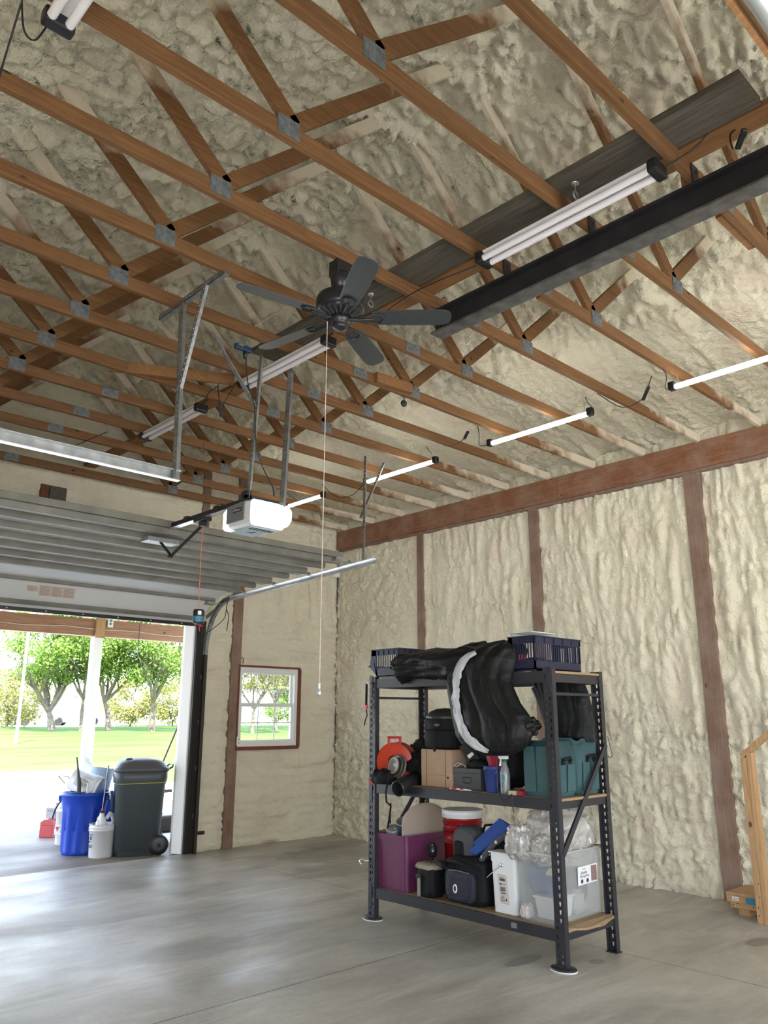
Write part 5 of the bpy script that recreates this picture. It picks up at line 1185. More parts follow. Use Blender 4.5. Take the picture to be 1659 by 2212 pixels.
mb = MB(); mb.box(-2.74, -2.60, -5.52, -5.44, Z2+.025, 2.02); tag(mb.build('black_case', M['black_plastic'], bevel=.008), 'small black case inside the right navy crate', 'case')
mb = MB(); mb.box(-2.80, -2.60, -5.30, -5.15, Z2, Z2+.055); tag(mb.build('yellow_case', plast('yellow_case', (.30, .19, .02), .5), bevel=.006), 'yellow case peeking out beside the right crate on the top shelf', 'case')

# ---- black motorcycle cover draped over the top shelf
def drape_rings(rows, xf, seed, amp=.02, n=72):
    """rows: (pixel row, left px, right px, centre x, half depth)"""
    rings = []
    for (py, l, r, xc, hd) in rows:
        a, b2 = at(l, py, x=xf), at(r, py, x=xf); cy_ = (a.y+b2.y)/2; hw = abs(a.y-b2.y)/2; z = (a.z+b2.z)/2; ring = []
        for k in range(n):
            th = 2*math.pi*k/n; c_, s_ = math.cos(th), math.sin(th)
            fold = amp*(1-2*abs(noise.noise(Vector((s_*3.2+seed, c_*1.5, z*1.2))))) + amp*.5*noise.noise(Vector((s_*9+seed, c_*3, z*5)))
            ring.append((xc+c_*(hd+fold), cy_+s_*(hw+fold*.35), z+(a.z-b2.z)/2*s_ + .006*noise.noise(Vector((s_*4, z*9, seed)))))
        rings.append(ring)
    out = []
    for i in range(len(rings)-1):
        for q in range(4):
            f_ = q/4; out.append([tuple(np.array(rings[i][k])*(1-f_)+np.array(rings[i+1][k])*f_) for k in range(n)])
    out.append(rings[-1]); return out
t = T('motorcycle_cover', 'black cover with a silver stripe draped over the top shelf and hanging down', 'cover', (-2.85, -4.75, 1.35))
rows = [(1381, 1058, 1082, -2.70, .04), (1388, 1030, 1096, -2.70, .10), (1400, 996, 1102, -2.70, .16), (1420, 974, 1102, -2.73, .18), (1440, 965, 1098, -2.78, .14), (1470, 964, 1098, -2.85, .075), (1495, 969, 1108, -2.86, .08), (1520, 976, 1120, -2.86, .085),
        (1545, 981, 1140, -2.86, .09), (1565, 985, 1150, -2.86, .10), (1590, 992, 1150, -2.87, .10), (1608, 1004, 1142, -2.87, .09), (1622, 1024, 1128, -2.87, .075), (1632, 1048, 1108, -2.87, .03)]
body = drape_rings(rows, -2.86, 2.0, .035); mb = MB(); mb.loft(body); body_mb = mb; mb.build('hanging_body', fab_nylon, t, world=True)
# sleeve part lying along the shelf to the left
def long_rings(cols, xf, seed, amp=.015, n=48):
    rings = []
    for (px, zt, zb, xc, hd) in cols:
        a, b2 = at(px, zt, x=xf), at(px, zb, x=xf); cz = (a.z+b2.z)/2; hh = (a.z-b2.z)/2; ring = []
        for k in range(n):
            th = 2*math.pi*k/n; c_, s_ = math.cos(th), math.sin(th)
            fold = amp*(1-2*abs(noise.noise(Vector((c_*2.5+seed, a.y*6, s_*2.5))))) + amp*.5*noise.noise(Vector((c_*7+seed, a.y*15, s_*6)))
            ring.append((xc+c_*(hd+fold), a.y, cz+s_*(hh+fold*.6)))
        rings.append(ring)
    out = []
    for i in range(len(rings)-1):
        for q in range(4):
            f_ = q/4; out.append([tuple(np.array(rings[i][k])*(1-f_)+np.array(rings[i+1][k])*f_) for k in range(n)])
    out.append(rings[-1]); return out
mb = MB(); mb.loft(long_rings([(860, 1424, 1452, -2.84, .05), (872, 1415, 1472, -2.82, .09), (890, 1413, 1466, -2.78, .12), (915, 1407, 1463, -2.75, .15), (940, 1402, 1466, -2.75, .16), (965, 1403, 1466, -2.75, .17), (985, 1402, 1466, -2.75, .17), (1005, 1393, 1464, -2.73, .16), (1030, 1388, 1460, -2.72, .14)], -2.82, 5.0, .04)); mb.build('shoulder_fold', fab_nylon, t, world=True)
blob(at(1140, 1570, x=-2.84), (.05, .085, .05), .03, 3, 91, .9, 40, 30).build('hem_bunch', fab_nylon, t, world=True)
blob(at(1095, 1545, x=-2.85), (.06, .12, .05), .03, 3, 92, .9, 40, 30, rx=.5).build('hem_bunch', fab_nylon, t, world=True)
# silver stripe following the front of the cover
silver = mat('silver_stripe', (.50, .51, .53), .42, bump=(14, .5, .02))
sp2 = [(1030, 1410, 8), (1012, 1418, 14), (1000, 1430, 18), (992, 1448, 17), (988, 1468, 15), (987, 1488, 15), (985, 1508, 15), (989, 1530, 15), (992, 1550, 16), (997, 1568, 17), (1006, 1585, 19), (1018, 1600, 19), (1032, 1612, 18), (1048, 1620, 14), (1060, 1624, 6)]
def front_x(py, px):
    best = None
    for i in range(len(rows)-1):
        if rows[i][0] <= py <= rows[i+1][0]:
            f_ = (py-rows[i][0])/(rows[i+1][0]-rows[i][0]); l = rows[i][1]*(1-f_)+rows[i+1][1]*f_; r = rows[i][2]*(1-f_)+rows[i+1][2]*f_
            xc = rows[i][3]*(1-f_)+rows[i+1][3]*f_; hd = rows[i][4]*(1-f_)+rows[i+1][4]*f_
            s_ = max(-.99, min(.99, 2*(px-l)/(r-l)-1)); return xc-(hd+.035)*math.sqrt(1-s_*s_)-.012
    return -2.9
from mathutils.bvhtree import BVHTree
bvh = BVHTree.FromPolygons(body_mb.v, body_mb.f)
def on_cover(px, py, u, j):
    q = at(px, py, x=-2.5); d = (q-CAM).normalized(); h = bvh.ray_cast(CAM, d)
    p = h[0] if h[0] else at(px, py, x=front_x(py, px))
    return tuple(p + Vector((-.010-.004*math.sin(u*1.7+j*2), 0, 0)))
nu = 8; rib = []
for j in range(len(sp2)-1):
    for q in range(4):
        f_ = q/4; px, py, w_ = [sp2[j][i]*(1-f_)+sp2[j+1][i]*f_ for i in range(3)]
        dx, dy = sp2[j+1][0]-sp2[j][0], sp2[j+1][1]-sp2[j][1]; L = math.hypot(dx, dy); nx_, ny_ = -dy/L, dx/L; row = []
        for u in range(nu+1):
            s_ = (u/nu-.5)*w_*(1.0+.35*noise.noise(Vector((py*.09, 2, u*.3)))); X_, Y_ = px+nx_*s_, py+ny_*s_; row.append(on_cover(X_, Y_, u, j))
        rib.append(row)
mb = MB(); v = [p for r in rib for p in r]; mb.add(v, [(i*(nu+1)+k, i*(nu+1)+k+1, (i+1)*(nu+1)+k+1, (i+1)*(nu+1)+k) for i in range(len(rib)-1) for k in range(nu)], True); mb.build('silver_stripe', silver, t, world=True, solid=.003)
# buckle and cords on the cover
mb = MB(); c0 = at(968, 1472, x=-2.95); mb.tube([c0+Vector((0, .015*math.cos(a), .018*math.sin(a))) for a in [math.pi*i/6 for i in range(13)]], .003, 6); mb.build('cord_lock', M['black_plastic'], t, world=True)
# second dark cover hanging at the back right
t = T('tarp', 'black tarp hanging down behind the right end of the rack', 'tarp', (-2.3, -5.4, 1.4))
rows2 = [(1450, 1150, 1250, -2.28, .03), (1480, 1152, 1262, -2.27, .04), (1500, 1162, 1270, -2.27, .05), (1530, 1172, 1278, -2.27, .06), (1560, 1178, 1285, -2.27, .07), (1590, 1182, 1289, -2.28, .08), (1602, 1185, 1290, -2.28, .06)]
mb = MB(); mb.loft(drape_rings(rows2, -2.27, 7.0, .02)); mb.build('hanging_body', fab_nylon, t, world=True)
mb = MB(); p = [at(1245, 1432, x=-2.2), at(1256, 1452, x=-2.2), at(1235, 1452, x=-2.2)]; mb.prism(p, (-.08, 0, 0)); mb.build('top_corner', fab_nylon, t, world=True)
mb = MB(); P_ = [at(x, y, x=-2.36) for x, y in ((1150, 1486), (1158, 1500), (1165, 1520), (1172, 1545), (1178, 1568))]; mb.tube(P_, [.012, .016, .014, .01, .006], 8); mb.build('bundled_edge', plast('gloss_strip', (.04, .04, .042), .15), t, world=True)

# strap with a pink clip on the left post
t = T('hanging_strap', 'black strap with a pink clip hanging on the left end of the rack', 'strap', at(792, 1476, x=-2.84))
mb = MB(); mb.tube([at(800, 1475, x=-2.82), at(793, 1475, x=-2.85), at(791, 1480, x=-2.85)], .007, 8); mb.build('ring', M['galv_bright'], t, world=True)
mb = MB(); mb.bar(at(792, 1476, x=-2.85), at(791, 1525, x=-2.85), .012, .016, up=(1, 0, 0)); mb.tube([at(791, 1530, x=-2.85), at(793, 1545, x=-2.85), at(789, 1557, x=-2.85), at(787, 1567, x=-2.85)], .005, 6); mb.build('webbing', fab_black, t, world=True)
mb = MB(); mb.bar(at(792, 1523, x=-2.85), at(792, 1532, x=-2.85), .018, .022, up=(1, 0, 0)); mb.build('pink_clip', plast('pink', (.75, .06, .16), .4), t, world=True)
cord('wire_hook', [at(1312, 1590, x=-2.14), at(1318, 1612, x=-2.12), at(1322, 1632, x=-2.12), at(1317, 1636, x=-2.12), at(1310, 1630, x=-2.14)], 'thin black wire hook on the rear right post of the rack', .0025, 'cord', 'hook')
# ------------------------------------------------------------------ wooden stair rail and platform at the right edge
t = T('platform', 'low wooden platform step with a blue painted edge at the right', 'platform', (-.25, -6.0, 0))
mb = MB(); mb.box(-.50, -.09, -6.9, -5.74, .155, .175); mb.build('plywood_top', M['rail_wood'], t, world=True, bevel=.002)
mb = MB(); mb.box(-.50, -.46, -6.9, -5.74, .10, .154); mb.build('edge_board', M['rail_wood'], t, world=True, bevel=.002)
mb = MB(); mb.box(-.503, -.50, -6.9, -5.90, .103, .15); mb.build('blue_paint', plast('paint_blue', (.02, .20, .32), .6), t, world=True)
mb = MB(); mb.box(-.503, -.50, -5.84, -5.79, .115, .145); tgp = mb.build('paper_tag', M['white_plastic'], t, world=True)
mb = MB(); 
for i in range(3): mb.box(-.5042, -.503, -5.835, -5.795, .12+.007*i, .1225+.007*i)
mb.build('tag_print', M['print'], tgp, world=True)
mb = MB(); mb.box(-.48, -.44, -6.9, -5.76, .055, .10); mb.build('lower_board', M['rail_wood'], t, world=True, bevel=.002)
for y in (-5.86, -6.5):
    mb = MB(); mb.box(-.46, -.11, y-.045, y+.045, 0, .054); mb.build('runner', M['rail_wood'], t, world=True, bevel=.002)
mb = MB(); 
for y, z in ((-5.78, .075), (-5.82, .09), (-5.95, .08), (-6.02, .065)): mb.lathe([(.0001, -.482), (.005, -.482), (.005, -.48)], 8, (0, y, z), 'x')
mb.build('nail_head', M['black_steel'], t, world=True)
t = T('stair_rail', 'pale wooden post and rising handrail cut off by the right edge', 'handrail', (-.6, -6.05, 0))
mb = MB(); mb.box(-.645, -.555, -6.09, -6.04, 0, 1.27); mb.build('post', M['rail_wood'], t, world=True, bevel=.003)
mb = MB(); mb.box(-.645, -.555, -6.132, -6.092, 0, 1.31); mb.build('post', M['rail_wood'], t, world=True, bevel=.003)
mb = MB(); mb.bar((-.60, -6.05, 1.28), (-.60, -6.95, 2.0), .085, .04); mb.build('handrail', M['rail_wood'], t, world=True, bevel=.003)
mb = MB()
for z in (.12, .2, .06, .3): mb.lathe([(.0001, -.648), (.005, -.648), (.005, -.645)], 8, (0, -6.06-.02*(z > .15), z), 'x')
mb.build('nail_head', M['black_steel'], t, world=True)

# ------------------------------------------------------------------ things on the porch
PZ = -.012
c = at(300, 1846, z=PZ); gx, gy = -2.70, .52
t = T('wheeled_bin', 'tall dark grey wheeled trash bin with a domed lid on the porch', 'trash bin', (gx, gy, PZ)); t.rotation_euler = (0, 0, math.radians(-22))
gm = plast('bin_grey', (.052, .062, .07), .45)
def rr_ring(hx, hy, r, z, n=7, cx=0, cy_=0):
    out = []
    for ax, ay, a0 in ((hx-r, hy-r, 0), (-hx+r, hy-r, 90), (-hx+r, -hy+r, 180), (hx-r, -hy+r, 270)):
        for i in range(n):
            a = math.radians(a0+90*i/(n-1)); out.append((cx+ax+r*math.cos(a), cy_+ay+r*math.sin(a), z))
    return out
mb = MB(); mb.loft([rr_ring(.235, .235, .09, 0), rr_ring(.245, .245, .09, .015), rr_ring(.25, .25, .09, .07), rr_ring(.258, .258, .09, .075), rr_ring(.29, .29, .10, .80), rr_ring(.30, .30, .10, .82), rr_ring(.31, .31, .11, .88), rr_ring(.315, .315, .11, .955), rr_ring(.305, .305, .1, .96)]); mb.build('body', gm, t, bevel=0)
mb = MB(); mb.loft([rr_ring(.30, .30, .10, .957), rr_ring(.325, .325, .12, .96), rr_ring(.325, .325, .12, .99), rr_ring(.30, .30, .12, 1.005), rr_ring(.27, .27, .12, 1.05), rr_ring(.22, .22, .11, 1.08), rr_ring(.12, .13, .08, 1.10), rr_ring(.03, .03, .02, 1.105)]); mb.build('lid', plast('lid_grey', (.085, .085, .087), .5), t)
mb = MB(); mb.loft([rr_ring(.05, .16, .04, 1.085, cx=-.15), rr_ring(.04, .14, .03, 1.103, cx=-.15), rr_ring(.02, .1, .02, 1.11, cx=-.14)]); mb.build('lid_grip', gm, t)
for x in (.27,):
    for y in (-.20,):
        mb = MB(); mb.lathe([(.0001, -.03), (.06, -.03), (.105, -.025), (.115, -.015), (.115, .015), (.105, .025), (.0001, .03)], 30, (.25, -.24, .115), 'y'); mb.lathe([(.0001, -.04), (.02, -.04), (.022, -.028)], 14, (.25, -.24, .115), 'y'); mb.build('wheel', M['black_plastic'], t)
mb = MB(); mb.lathe([(.0001, -.03), (.06, -.03), (.105, -.025), (.115, -.015), (.115, .015), (.105, .025), (.0001, .03)], 30, (.25, .24, .115), 'y'); mb.build('wheel', M['black_plastic'], t)
mb = MB(); mb.tube([(.29, -.2, .96), (.36, -.2, 1.0), (.37, -.18, 1.02), (.37, .18, 1.02), (.36, .2, 1.0), (.29, .2, .96)], .011, 8); mb.build('push_handle', M['black_plastic'], t)
ring = rr_ring(.302, .302, .10, .80)
mb = MB(); mb.tube([(p[0], p[1], p[2]+.02+.01*(p[0] > 0)) for p in ring[8:19]], .005, 6); mb.build('green_band', plast('band_green', (.02, .35, .22), .5), t)
mb = MB(); mb.tube([(p[0], p[1], p[2]+.022+.015*(p[0]+.1)) for p in ring[18:26]], .005, 6); mb.build('yellow_band', plast('band_yellow', (.45, .42, .03), .5), t)
mb = MB(); mb.prism([(-.262, .09*math.cos(q), .60+.15*math.sin(q)*(1 if math.sin(q) > 0 else 1.3)) for q in [2*math.pi*i/20 for i in range(20)]], (-.022, 0, 0)); mb.xf(Matrix.Rotation(math.radians(-3.5), 4, 'Y')); mb.build('side_boss', gm, t, bevel=.006)
# blue barrel can
p = at(200, 1846, z=PZ); bx, by = p.x-.06, p.y+.22
t = T('blue_trash_can', 'bright blue ribbed trash can full of buckets and tools on the porch', 'trash can', (bx, by, PZ))
bl = plast('bright_blue', (.008, .055, .45), .4)
rib_f = lambda r, z, th: r*(1+(.032*max(-1, min(1, 2.2*math.sin(11*th))) if .03 < z < .52 else 0))
mb = MB(); mb.lathe([(.0001, 0), (.215, 0), (.225, .02), (.228, .05), (.248, .50), (.262, .54), (.275, .66), (.288, .665), (.290, .69), (.28, .705), (.27, .70), (.262, .66), (.22, .06), (.0001, .04)], 88, (0, 0, 0), 'z', 1, 1, rib_f); mb.build('body', bl, t)
for s in (-1, 1):
    mb = MB(); mb.box(.27*s-.03, .27*s+.03, -.07, .07, .60, .67); mb.xf(Matrix.Rotation(-.6, 4, 'Z')); mb.build('handle', bl, t, bevel=.012)
mb = MB(); mb.lathe([(.10, .0), (.11, .0), (.115, .012), (.10, .012)], 28, (-.10, -.05, .70)); tag(mb.build('x', plast('green_lid', (.02, .16, .10), .5)), 'green round lid lying on the rim of the blue trash can', 'lid'); o = COL.objects[-1]; o.name = 'green_lid'; o.location = (bx-.12, by-.08, PZ+.705)
# second, partly hidden blue can behind
mb = MB(); mb.lathe([(.0001, 0), (.2, 0), (.24, .5), (.25, .60), (.262, .605), (.262, .63), (.245, .63), (.2, .03), (.0001, .03)], 40); o = mb.build('blue_can', bl, None, origin=(0, 0, 0)); o.location = (bx+.46, by+.52, PZ); tag(o, 'second blue can mostly hidden between the ribbed can and the grey bin', 'trash can')
def lettered(t, pos, ux, uy, lines, w_, h_):
    pos = Vector(pos); ux, uy = Vector(ux).normalized(), Vector(uy).normalized(); un = ux.cross(uy)
    mb = MB(); c4 = [pos-ux*w_/2-uy*h_/2, pos+ux*w_/2-uy*h_/2, pos+ux*w_/2+uy*h_/2, pos-ux*w_/2+uy*h_/2]; mb.prism(c4, un*.001); lb = mb.build('printed_panel', M['white_plastic'], t, world=True)
    mb = MB(); mb.prism([pos-ux*w_*.44+uy*h_*.30+un*.0015, pos-ux*w_*.14+uy*h_*.30+un*.0015, pos-ux*w_*.29-uy*h_*.25+un*.0015], un*.0008); mb.build('red_mark', plast('logo_red', (.55, .03, .03), .5), lb, world=True)
    for i, s in enumerate(lines): text_mb(s, h_*.36, pos+ux*w_*.16+uy*(h_*(.2-.36*i))+un*.0015, ux, uy).build('lettering', M['print'], lb, world=True)
# tilted tractor supply bucket in the can
t = T('tilted_bucket', 'white lettered bucket lying on its side on top of the blue can', 'bucket', (bx-.02, by, PZ+.80))
Mk = Matrix.Rotation(math.radians(43.5-90+82), 4, 'Z') @ Matrix.Rotation(math.radians(112), 4, 'Y')
Mk = Matrix.Rotation(math.radians(-38), 4, 'Z') @ Matrix.Rotation(math.radians(112), 4, 'Y')
mb = MB(); pr = [(.0001, -.17), (.125, -.17), (.130, -.16), (.142, .10), (.150, .10), (.150, .107), (.143, .108), (.145, .135), (.153, .135), (.153, .142), (.146, .145), (.148, .18), (.153, .182), (.153, .188), (.143, .188), (.125, -.15), (.0001, -.15)]
mb.lathe(pr, 36); mb.xf(Mk); mb.build('body', M['white_plastic'], t)
Mw = Matrix.Translation(t.location) @ Mk
cdir = (CAM-Vector(t.location)).normalized(); axis = (Mk.to_3x3() @ Vector((0, 0, 1))).normalized(); un = (cdir-axis*cdir.dot(axis)).normalized(); uy = un.cross(axis)
lettered(t, Vector(t.location)+un*.1395, axis, -axis.cross(-un) if False else un.cross(axis), ['TRAC', 'SUPP'], .20, .12)
t = T('clear_bin_bag', 'pale translucent blue bucket standing in the blue can behind the white one', 'bucket', (bx+.20, by+.14, PZ+.66))
mb = MB(); mb.lathe([(.0001, 0), (.14, 0), (.16, .30), (.165, .31), (.16, .315), (.13, .01), (.0001, .01)], 30); mb.xf(Matrix.Rotation(.15, 4, 'Y')); mb.build('body', mat('pale_blue', (.50, .66, .85), .3, alpha=.75), t)
mb = MB(); q = at(172, 1715, y=by-.12); mb.tube([q+Vector((0, 0, -.10)), at(171, 1690, y=by-.12), at(168, 1655, y=by-.12), at(166, 1635, y=by-.12)], [.026, .024, .010, .008], 12); tag(mb.build('grease_gun', plast('dark_tool', (.05, .052, .055), .5)), 'dark tapered tool handle standing up in the blue can', 'tool')
mb = MB(); mb.box(-.012, .012, -.012, .012, 0, .16); o = mb.build('white_stick', M['white_plastic'], None, origin=(0, 0, 0)); o.location = at(187, 1722, y=by-.2); o.rotation_euler = (0, .05, 0); tag(o, 'short white stick beside the tapered tool in the blue can', 'stick')
mb = MB()
for i in range(7): mb.box(-.003+.0*i, .003, i*.028, i*.028+.018, -.01, .02+.01*(i % 2))
mb.box(-.002, .002, 0, .2, -.02, .0); o = mb.build('garden_shears', M['galv'], None, origin=(0, 0, 0)); o.location = at(200, 1665, y=by+.2); o.rotation_euler = (.9, 0, .5); tag(o, 'toothed grey garden tool sticking out of the blue can', 'tool')
cord('hose', [at(178, 1716, y=by-.1), at(158, 1714, y=by), at(138, 1724, y=by+.1), (lambda q: q)(at(121, 1745, y=by+.3)), at(113, 1768, y=by+.5)], 'dark blue hose arching out of the blue can to the toolboxes', .012, 'hose_blue' if 'hose_blue' in M else 'cord', 'hose')
COL.objects[-1].data.materials[0] = plast('hose_blue', (.05, .06, .12), .45)
# front bucket
p = at(224, 1853, z=PZ)
t = bucket('white bucket holding a sprayer, in front of the blue can', (p.x, p.y+.10, PZ), .128, .15, .37, plast('bucket_white', (.66, .67, .68), .45), (.82, .90), bail=2.6)
bwx, bwy = p.x, p.y+.10
bd2 = Vector((-.72, -.69, 0)).normalized(); left = Vector((-bd2.y, bd2.x, 0))*-1
lp = Vector((bwx, bwy, PZ+.20)) + (bd2*.80+Vector((-.69, .72, 0))*.60).normalized()*.1415
un = (lp-Vector((bwx, bwy, PZ+.20))).normalized(); ux = Vector((0, 0, 1)).cross(un)
mb = MB()
for (a, b2, c_, d_) in ((-.03, .035, .05, .062), (-.02, .02, .0, .04), (-.03, -.005, -.03, -.01), (-.03, .03, -.06, -.055), (-.03, .03, -.068, -.063), (-.03, .02, -.076, -.071), (-.03, .03, -.084, -.079)):
    mb.prism([lp+ux*a+Vector((0, 0, c_)), lp+ux*b2+Vector((0, 0, c_)), lp+ux*b2+Vector((0, 0, d_)), lp+ux*a+Vector((0, 0, d_))], un*.002)
mb.build('printed_warning', M['print'], t, world=True)
t = T('pump_sprayer', 'white jug sprayer with a long wand standing in the front bucket', 'sprayer', (bwx+.0, bwy, PZ+.30))
mb = MB(); mb.lathe([(.0001, -.2), (.07, -.2), (.072, .05), (.05, .12), (.028, .16), (.026, .19), (.0001, .19)], 24, (-.03, -.02, 0)); mb.build('jug', M['white_plastic'], t)
mb = MB(); mb.tube([(.03, -.02, .12), (.07, -.02, .18), (.11, 0, .16), (.13, 0, .09), (.12, 0, .02), (.08, -.0, -.04)], [.022, .024, .024, .024, .024, .02], 12); mb.build('jug_handle', M['white_plastic'], t)
mb = MB(); mb.lathe([(.03, .19), (.03, .21), (.0001, .21)], 16, (-.03, -.02, 0)); mb.build('cap', M['black_plastic'], t)
mb = MB(); mb.tube([(-.03, -.02, .20), (-.028, -.02, .24)], .014, 10); mb.build('red_nut', M['red_handle'], t)
mb = MB(); mb.tube([(-.03, -.02, .23), (.03, .06, .62), (.04, .07, .72)], [.006, .007, .012], 8); mb.build('wand', M['galv'], t)
mb = MB(); mb.tube([(-.09, -.08, .03), (-.12, -.10, .06), (-.10, -.09, .10), (-.12, -.10, .14), (-.09, -.08, .17)], .006, 6); mb.build('hose_loop', M['white_plastic'], t)
# bucket and tool boxes behind
p = at(140, 1826, z=PZ)
t = bucket('tall white lettered bucket half hidden behind the blue can', (p.x+.05, p.y+.1, PZ), .13, .15, .46, M['bucket_white'], (.9,), bail=False)
p2 = Vector(t.location); cdir = (CAM-p2); cdir.z = 0; cdir.normalize(); cdir = (cdir+Vector((-.5, .4, 0))*.8).normalized(); lettered(t, p2+Vector((0, 0, .19))+cdir*.141, Vector((0, 0, 1)).cross(cdir), (0, 0, 1), ['TRAC', 'SUPP'], .18, .12)
mb = blob((p2.x, p2.y, PZ+.48), (.10, .10, .07), .02, 5, 95, .8); tag(mb.build('rag', plast('rag', (.50, .47, .38), .9)), 'pale rag stuffed in the half hidden lettered bucket', 'rag')
p = at(120, 1806, z=PZ)
t = T('red_toolbox', 'red metal toolbox on the porch slab, under the grey toolbox', 'toolbox', (p.x+.02, p.y+.08, PZ), math.radians(35))
rm = plast('tool_red', (.42, .04, .045), .45)
mb = MB(); mb.box(-.22, .22, -.10, .10, 0, .15); mb.build('body', rm, t, bevel=.006); mb = MB(); mb.prism([(-.22, -.10, .152), (-.22, .10, .152), (-.22, .10, .19), (-.22, .05, .225), (-.22, -.05, .225), (-.22, -.10, .19)], (.44, 0, 0)); mb.build('lid', rm, t, bevel=.004)
mb = MB(); mb.box(-.02, .02, -.108, -.10, .12, .17); mb.build('latch', M['galv_bright'], t, bevel=.002); mb = MB(); mb.box(-.18, -.13, -.103, -.10, .07, .11); mb.build('sticker', M['white_plastic'], t)
t2 = T('grey_toolbox', 'grey plastic toolbox stacked on the red one', 'toolbox', (p.x+.06, p.y+.12, PZ+.226), math.radians(30))
mb = MB(); mb.box(-.17, .17, -.08, .08, 0, .10); mb.build('body', plast('tool_grey', (.30, .30, .31), .5), t2, bevel=.008); mb = MB(); mb.box(-.175, .175, -.085, .085, .10, .15, 1); mb.build('lid', M['tool_grey'], t2, bevel=.015)
mb = MB(); mb.tube([(-.06, 0, .15), (-.06, 0, .19), (.06, 0, .19), (.06, 0, .15)], .008, 8); mb.build('handle', M['black_plastic'], t2); mb = MB(); mb.box(-.10, -.06, -.092, -.085, .07, .12); mb.build('latch', M['galv'], t2)
cord('bent_wire', [at(140, 1692, y=.9), at(128, 1678, y=.9), at(129, 1676, y=.9), at(145, 1677, y=.9), at(150, 1683, y=.9)], 'thin dark wire frame left of the tilted bucket', .006, 'steel_grey', 'wire')
# mower behind the bin
t = T('push_mower', 'dark push mower with an upright handle behind the grey bin', 'mower', (-2.15, 1.25, PZ))
mb = MB(); mb.box(-.25, .25, -.3, .3, .12, .34); mb.build('deck', M['black_plastic'], t, bevel=.04); mb = MB(); mb.lathe([(.0001, .34), (.14, .34), (.14, .46), (.10, .50), (.0001, .50)], 24); mb.build('engine', M['galv'], t)
for x in (-.27, .27):
    for y in (-.24, .24): mb = MB(); mb.lathe([(.0001, -.02), (.09, -.02), (.10, 0), (.09, .02), (.0001, .02)], 20, (x, y, .10), 'x'); mb.build('wheel', M['black_plastic'], t)
mb = MB(); a = at(352, 1646, y=1.2)-Vector(t.location); b2 = at(384, 1570, y=1.0)-Vector(t.location); mb.tube([(a.x-.1, a.y, .3), a, b2], .012, 8); mb.build('handle', M['steel_grey'], t)
mb = MB(); mb.box(-.3, .3, -.02, .02, .60, .64); mb.box(-.28, -.24, -.02, .02, .3, .6); mb.build('cross_bar', M['weathered'], t)
mb = blob((-2.42, .62, .28), (.07, .12, .28), .03, 5, 97, .8, flat=PZ); tag(mb.build('black_sack', fab_black), 'black sack standing between the grey bin and the door jamb', 'sack')
cord('bird_hook', [Vector((at(299, 1390, y=1.5).x, 1.5, 3.36)), at(299, 1390, y=1.5), at(297, 1425, y=1.5), at(280, 1454, y=1.5), at(312, 1454, y=1.5), at(297, 1425, y=1.5)], 'thin black triangle wire hanging from the porch roof', .005, 'cord', 'hanging wire')
a, b2, c3, d3 = at(294, 1474, y=1.5), at(297, 1470, y=1.5), at(296, 1480, y=1.5), at(291, 1500, y=1.5)
cord('bird_hook', [a, b2, c3, d3], 'short black wire hook hanging below the triangle wire', .005, 'cord', 'hanging wire')
cord('hanger_line', [at(297, 1454, y=1.5)+Vector((0, 0, 0)), at(296, 1472, y=1.5)], 'thin line joining the triangle wire and its hook', .0012, 'cord', 'wire')

# ------------------------------------------------------------------ trees, houses, road
M['leaf'] = mat('leaf', (.16, .25, .045), .6, var=.35, vscale=.8)
M['leaf_y'] = mat('leaf_y', (.30, .29, .10), .6, var=.3, vscale=.8)
M['leaf_o'] = mat('leaf_o', (.40, .28, .10), .6, var=.3, vscale=.8)
M['bark'] = mat('bark', (.13, .11, .085), .85, var=.3, vscale=3)
for k in ('leaf', 'leaf_y', 'leaf_o'):
    nt = M[k].node_tree; b = nt.nodes['Principled BSDF']; tl = N(nt, 'ShaderNodeBsdfTranslucent'); ad_ = N(nt, 'ShaderNodeMixShader'); ad_.inputs[0].default_value = .4
    src = b.inputs['Base Color'].links[0].from_socket; nt.links.new(src, tl.inputs[0]); ou = [n for n in nt.nodes if n.type == 'OUTPUT_MATERIAL'][0]
    nt.links.new(b.outputs[0], ad_.inputs[1]); nt.links.new(tl.outputs[0], ad_.inputs[2]); nt.links.new(ad_.outputs[0], ou.inputs[0])
